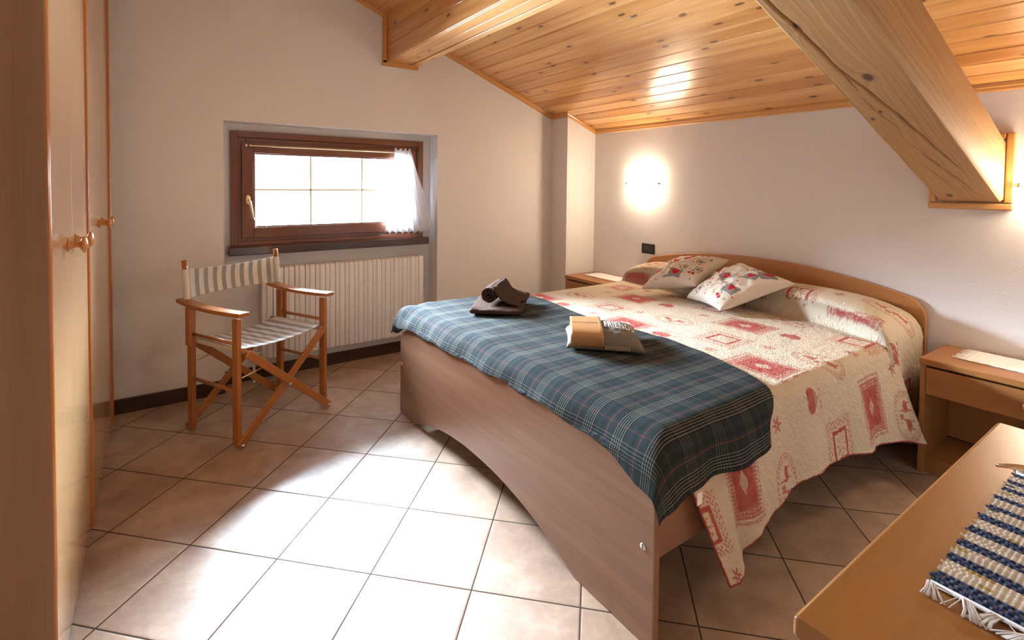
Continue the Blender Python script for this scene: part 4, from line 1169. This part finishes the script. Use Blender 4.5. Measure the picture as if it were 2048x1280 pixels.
# ------------------------------------------------------------------ nightstands
def nightstand(label, y0, y1, knob_y, face, mirror=False):
    x0, x1, H, T = 2.767, XH-0.004, 0.511, 0.042
    root = empty('nightstand', ((x0+x1)/2, (y0+y1)/2, 0), label=label, cat='nightstand', group=None)
    N = lambda o: child_world(o, root)
    N(boxobj('top', (x0-0.004, y0, H-T*0.7), (x1, y1, H), laminate, None, 1, 0.006, seg=3))
    for yy in (y0+0.004, y1-0.024): N(boxobj('side_panel', (x0+0.004, yy, 0), (x1, yy+0.020, H-T*0.7-e), laminate, None, 2, 0.002))
    N(boxobj('shelf', (x0+0.020, y0+0.0245, 0.055), (x1-0.01, y1-0.0245, 0.073), laminate, None, 1))
    N(boxobj('plinth', (x0+0.024, y0+0.0245, 0.0), (x0+0.040, y1-0.0245, 0.0545), laminate, None, 1))
    N(boxobj('back_panel', (x1-0.009, y0+0.0245, 0.074), (x1-0.003, y1-0.0245, H-T*0.7-e), laminate, None, 2))
    d = N(boxobj('drawer', (x0+0.001, y0+0.0255, 0.356), (x0+0.020, y1-0.0255, 0.473), laminate, None, 1, 0.002))
    bm = newbm(); box(bm, (x0+0.021, y0+0.03, 0.362), (x1-0.02, y1-0.03, 0.374), 1)
    for yy in (y0+0.03, y1-0.042): box(bm, (x0+0.021, yy, 0.3745), (x1-0.02, yy+0.012, 0.455), 0)
    bx = finish('drawer_box', bm, plain('drawer_lining', (0.5, 0.4, 0.3), 0.6)); bx.parent = d; bx.matrix_parent_inverse = Matrix.Identity(4)
    k = knob((x0+0.001, knob_y, 0.418), TOMX, root, 1.0); k.parent = d; k.matrix_parent_inverse = Matrix.Identity(4)
    return root
nightstand('open wooden nightstand with one drawer right of the bed, behind the chest of drawers', 0.10, 0.778, 0.428, -1)
nightstand('small wooden nightstand in the far corner left of the bed, mostly hidden by the quilt', 2.635, 3.135, 2.885, -1)
def doily(label, x0, x1, y0, y1, z):
    root = empty('table_runner', ((x0+x1)/2, (y0+y1)/2, z), label=label, cat='runner')
    n, m_ = 30, 60
    v, u = np.meshgrid(np.linspace(0, 1, n), np.linspace(0, 1, m_), indexing='ij')
    P = np.stack([x0+(x1-x0)*v, y0+(y1-y0)*u, z+0.003+0.0006*np.sin(u*70)], -1)
    child_world(gridobj('cloth', P, np.stack([u, v], -1), whitecloth, None, thick=0.003), root)
    r = random.Random(int(y0*100))
    for yy, sg in ((y1, 1), (y0, -1)):
        bm = newbm()
        for k in range(34):
            x = x0+(x1-x0)*(k+0.5)/34; j = r.uniform(-0.012, 0.012)
            tube(bm, [(x, yy-sg*0.002, z+0.003), (x+j*0.4, yy+sg*0.018, z+0.0032), (x+j, yy+sg*r.uniform(0.034, 0.046), z+0.0022)], 0.0018, 5)
        child_world(finish('fringe', bm, whitecloth, None, smooth=True), root)
    return root
doily('white fringed runner on the nightstand right of the bed', 2.880, 3.085, 0.20, 0.655, 0.511)
doily('white fringed runner on the far left nightstand', 2.900, 3.075, 2.70, 3.02, 0.511)

# ------------------------------------------------------------------ chest of drawers
CX0, CX1, CY0, CY1, CZ = 0.607, 1.490, YB+0.006, 0.281, 0.755
cd = empty('chest_of_drawers', ((CX0+CX1)/2, (CY0+CY1)/2, 0), label='orange-brown wooden chest of drawers in the near right corner', cat='chest of drawers')
K_ = lambda o: child_world(o, cd)
K_(boxobj('top', (CX0, CY0, CZ-0.028), (CX1, CY1, CZ), desk_lam, None, 0, 0.007, seg=3))
for xx in (CX0+0.016, CX1-0.036): K_(boxobj('side_panel', (xx, CY0+0.004, 0), (xx+0.020, CY1-0.022, CZ-0.029), laminate, None, 2, 0.002))
K_(boxobj('plinth', (CX0+0.037, CY1-0.060, 0), (CX1-0.037, CY1-0.040, 0.06), laminate, None, 0))
K_(boxobj('back_panel', (CX0+0.037, CY0+0.004, 0.01), (CX1-0.037, CY0+0.010, CZ-0.029), laminate, None, 2))
XM = 1.235
K_(boxobj('partition', (XM-0.009, CY0+0.011, 0.0), (XM+0.009, CY1-0.042, CZ-0.029), laminate, None, 2))
d = K_(boxobj('door', (CX0+0.038, CY1-0.040, 0.064), (XM-0.0015, CY1-0.020, CZ-0.032), laminate, None, 2, 0.002))
k = knob((XM-0.045, CY1-0.020, 0.42), TOY, cd, 1.1); k.parent = d; k.matrix_parent_inverse = Matrix.Identity(4)
for z0 in (0.064, 0.284, 0.504):
    d = K_(boxobj('drawer', (XM+0.0015, CY1-0.040, z0), (CX1-0.038, CY1-0.020, z0+0.217), laminate, None, 0, 0.002))
    k = knob(((XM+CX1-0.038)/2+0.03, CY1-0.020, z0+0.11 if z0 < 0.5 else 0.690), TOY, cd, 1.1); k.parent = d; k.matrix_parent_inverse = Matrix.Identity(4)

# rag placemat ----------------------------------------------------------------
def placemat():
    x0, x1, y1, y0, z = 0.800, 1.232, 0.209, -0.120, CZ
    root = empty('woven_placemat', ((x0+x1)/2, 0.04, z), label='blue and cream striped rag placemat with white fringe on the chest of drawers', cat='placemat')
    rows = 62; pitch = (x1-x0)/rows; nv = 130
    xs = np.linspace(x0, x1, rows*8+1); ys = np.linspace(y1, y0, nv*2)
    Xg, Yg = np.meshgrid(xs, ys, indexing='ij')
    row = np.floor((Xg-x0)/pitch-1e-6).astype(int); ph = ((Xg-x0)/pitch) % 1.0
    j = np.floor((Yg-y0)/0.0065).astype(int); par = (row+j) % 2
    Zg = z+0.002+0.0028*np.sin(ph*PI)**0.7*(0.55+0.45*np.abs(np.sin((Yg-y0)/0.0065*PI/1)+0*par))
    edge = (np.abs(Yg-y1) < 0.004) & True
    rr = np.random.default_rng(3); jit = rr.uniform(-0.0035, 0.0035, rows+2)
    Yg = Yg + np.clip((Yg-(y1-0.05))/0.05, 0, 1)*jit[np.clip(row, 0, rows+1)]
    BLU = np.array((0.045, 0.075, 0.20)); DBL = np.array((0.018, 0.026, 0.065)); CRM = np.array((0.80, 0.74, 0.62)); YEL = np.array((0.55, 0.42, 0.16)); GRY = np.array((0.16, 0.14, 0.12))
    col = np.ones(Xg.shape+(3,))*CRM
    blue = set()
    for s_, w_ in ((0, 5), (10, 3), (17, 3), (24, 3), (31, 3), (38, 2), (44, 2), (50, 2), (55, 2), (60, 2)): blue |= set(range(s_, s_+w_))
    tint = rr.uniform(0.85, 1.1, (rows+2, 1))
    for k in range(rows+1):
        m_ = row == k
        if k in blue:
            c = np.where((par[m_] == 0)[:, None], BLU, DBL*1.2); w_ = ((Yg[m_]*1000/3.0).astype(int)+k) % 3 == 0; c = np.where(w_[:, None], np.array((0.17, 0.21, 0.30)), c); col[m_] = c
        else:
            c = np.ones((m_.sum(), 3))*CRM*tint[k]
            nn = vnoise(Yg[m_]*55, np.full(m_.sum(), k*1.7), 77)
            if k % 3 == 0: c = np.where((nn > 0.66)[:, None], YEL, c)
            if k % 4 == 1: c = np.where((nn > 0.80)[:, None], GRY, c)
            col[m_] = c
    o = gridobj('woven_cloth', np.stack([Xg, Yg, Zg], -1), np.stack([Xg, Yg], -1), ragmat, None, color=col); child_world(o, root)
    for xe in (x0-0.001, x1+0.001): child_world(tubeobj('hem', [(xe, y1-0.004, z+0.004), (xe, y0, z+0.004)], 0.003, whitecloth, n=8), root)
    r = random.Random(4)
    for xe, sg in ((x0, -1), (x1, 1)):
        bm = newbm()
        y = y1-0.006
        while y > y0:
            bend = r.uniform(-0.02, 0.035); L = r.uniform(0.026, 0.036)
            for s_ in range(13):
                a = (s_-6)/6; j1_ = r.uniform(-0.002, 0.002)
                p = [(xe+sg*0.001, y+a*0.0025, z+0.004), (xe+sg*L*0.35, y+a*0.004+bend*0.2, z+0.009+r.uniform(-.002, .002)), (xe+sg*L*0.75, y+a*0.006+bend*0.7+j1_, z+0.006), (xe+sg*L*1.05, y+a*0.010+bend+j1_*2, z+0.0022)]
                tube(bm, p, 0.0010, 5)
            y -= r.uniform(0.028, 0.038)
        for s_ in range(12 if sg < 0 else 8):
            y = r.uniform(y0, y1-0.01); p = [(xe, y, z+0.003), (xe+sg*0.012, y+r.uniform(-.01, .01), z+0.008), (xe+sg*0.03, y+r.uniform(-.02, .02), z+0.002)]
            tube(bm, p, 0.0007, 5)
        child_world(finish('fringe', bm, whitecloth, None, smooth=True), root)
placemat()
def tray():
    cx, cy, z = 1.205, 0.085, CZ+0.0105
    root = empty('silver_dish', (cx, cy, z), label='small ornate silver dish with a pointed leaf handle on the striped placemat', cat='dish')
    child_world(lathe('bowl', [(0.001, 0.0), (0.045, 0.0), (0.060, 0.006), (0.068, 0.018), (0.071, 0.024), (0.067, 0.022), (0.056, 0.010), (0.001, 0.006)], Matrix.Translation((cx, cy, z)), silver, None, 36), root)
    bm = newbm()
    for k in range(40):
        a = 2*PI*k/40; p = Vector((cx+0.071*math.cos(a), cy+0.071*math.sin(a), z+0.024)); tube(bm, [p-Vector((0, 0, 0.004)), p-Vector((0, 0, 0.001)), p+Vector((0, 0, 0.004))], [0.002, 0.0052, 0.002], 8)
    child_world(finish('beaded_rim', bm, silver, None, smooth=True), root)
    n, m_ = 30, 11; P = np.zeros((n, m_, 3)); 
    for i in range(n):
        t = i/(n-1); w = 0.013*math.sin(PI*min(1, t*0.9+0.1))**0.8+0.0004
        base = Vector((cx-0.010-0.012*t, cy+0.062+0.075*t, z+0.020-0.006*t+0.004*math.sin(t*PI)))
        for j in range(m_):
            s = (j/(m_-1)-0.5)*2; P[i, j] = (base.x+s*w, base.y+0.0*s, base.z+0.004*abs(s)**1.5)
    child_world(gridobj('leaf_handle', P, P[..., :2], silver, None, thick=0.0018), root)
tray()

# ------------------------------------------------------------------ ceiling lamps (above the frame, and a fill lamp added in the hall)
def ceil_lamp(label, x, y, strength):
    cl = empty('ceiling_lamp', (x, y, zc(x)), label=label, cat='ceiling lamp')
    AM = Matrix.Translation((x, y, zc(x)-0.003)) @ Matrix.Rotation(math.atan(SL)+PI, 4, 'Y')
    child_world(lathe('lamp_base', [(0.001, 0.0), (0.150, 0.0), (0.150, 0.018), (0.001, 0.018)], AM, plain('lamp_base_white', (0.8, 0.8, 0.78), 0.4), None, 40), cl)
    t_ = NT('ceiling_lamp_glass'); e_ = t_.n('ShaderNodeEmission'); e_.inputs[0].default_value = (1.0, 0.86, 0.70, 1); e_.inputs[1].default_value = strength
    child_world(lathe('glass_shade', [(0.135, 0.0185), (0.130, 0.045), (0.105, 0.070), (0.06, 0.086), (0.001, 0.092)], AM, t_.done(e_.outputs[0]), None, 40), cl)
ceil_lamp('round white glass ceiling lamp on the sloping pine ceiling left of the boxed beam', 0.86, 1.15, 14.0)
ceil_lamp('added fill light shaped as a round ceiling lamp, unseen in the hall behind the camera', -0.15, -1.3, 6.0)  # added lamp, never in view: warm fill from behind for the wardrobe side

# ------------------------------------------------------------------ wall lamps and socket
def sconce(label, y, z):
    root = empty('wall_lamp', (XH, y, z), label=label, cat='wall lamp', group='oval glass wall lamps')
    n, m_ = 26, 40; P = np.zeros((n, m_+1, 3)); hw, hh, dp = 0.148, 0.066, 0.085
    v = np.linspace(-1, 1, n)
    for i, s in enumerate(v):
        a = math.asin(max(-1, min(1, s*0.999)))
        for j in range(m_+1):
            b = PI*j/m_-PI/2
            P[i, j] = (XH-0.006-dp*math.cos(a)*math.cos(b), y+hw*math.sin(a), z+hh*math.cos(a)*math.sin(b))
    o = gridobj('glass_shade', P, P[..., :2], lampglass, None, thick=0.002); child_world(o, root)
    child_world(boxobj('wall_plate', (XH-0.006, y-0.11, z-0.035), (XH-e, y+0.11, z+0.035), plain('white_metal', (0.8, 0.8, 0.78), 0.4), None, 1, 0.002), root)
    for sg in (-1, 1):
        child_world(lathe('end_knob', [(0.0005, -0.010), (0.009, -0.009), (0.011, -0.002), (0.009, 0.004), (0.006, 0.008), (0.0075, 0.012), (0.0005, 0.014)], Matrix.Translation((XH-0.028, y+sg*(hw+0.006), z)) @ (TOY if sg > 0 else Matrix.Rotation(PI/2, 4, 'X')), brass, None, 18), root)
    return root
sconce('lit oval glass wall lamp above the left nightstand, near the room corner', 2.607, 1.275)
sconce('lit oval glass wall lamp right of the timber beam end, above the right nightstand', 0.392, 1.275)
sk = empty('wall_socket', (XH, 2.56, 0.77), label='small black wall socket and switch plate beside the headboard', cat='socket')
child_world(boxobj('plate', (XH-0.009, 2.500, 0.732), (XH-e, 2.622, 0.810), blackplastic, None, 1, 0.003), sk)
for k in range(3):
    y = 2.535+k*0.0255; child_world(boxobj('switch', (XH-0.012, y-0.0115, 0.752), (XH-0.009, y+0.0115, 0.792), greyplastic, None, 1, 0.0015), sk)
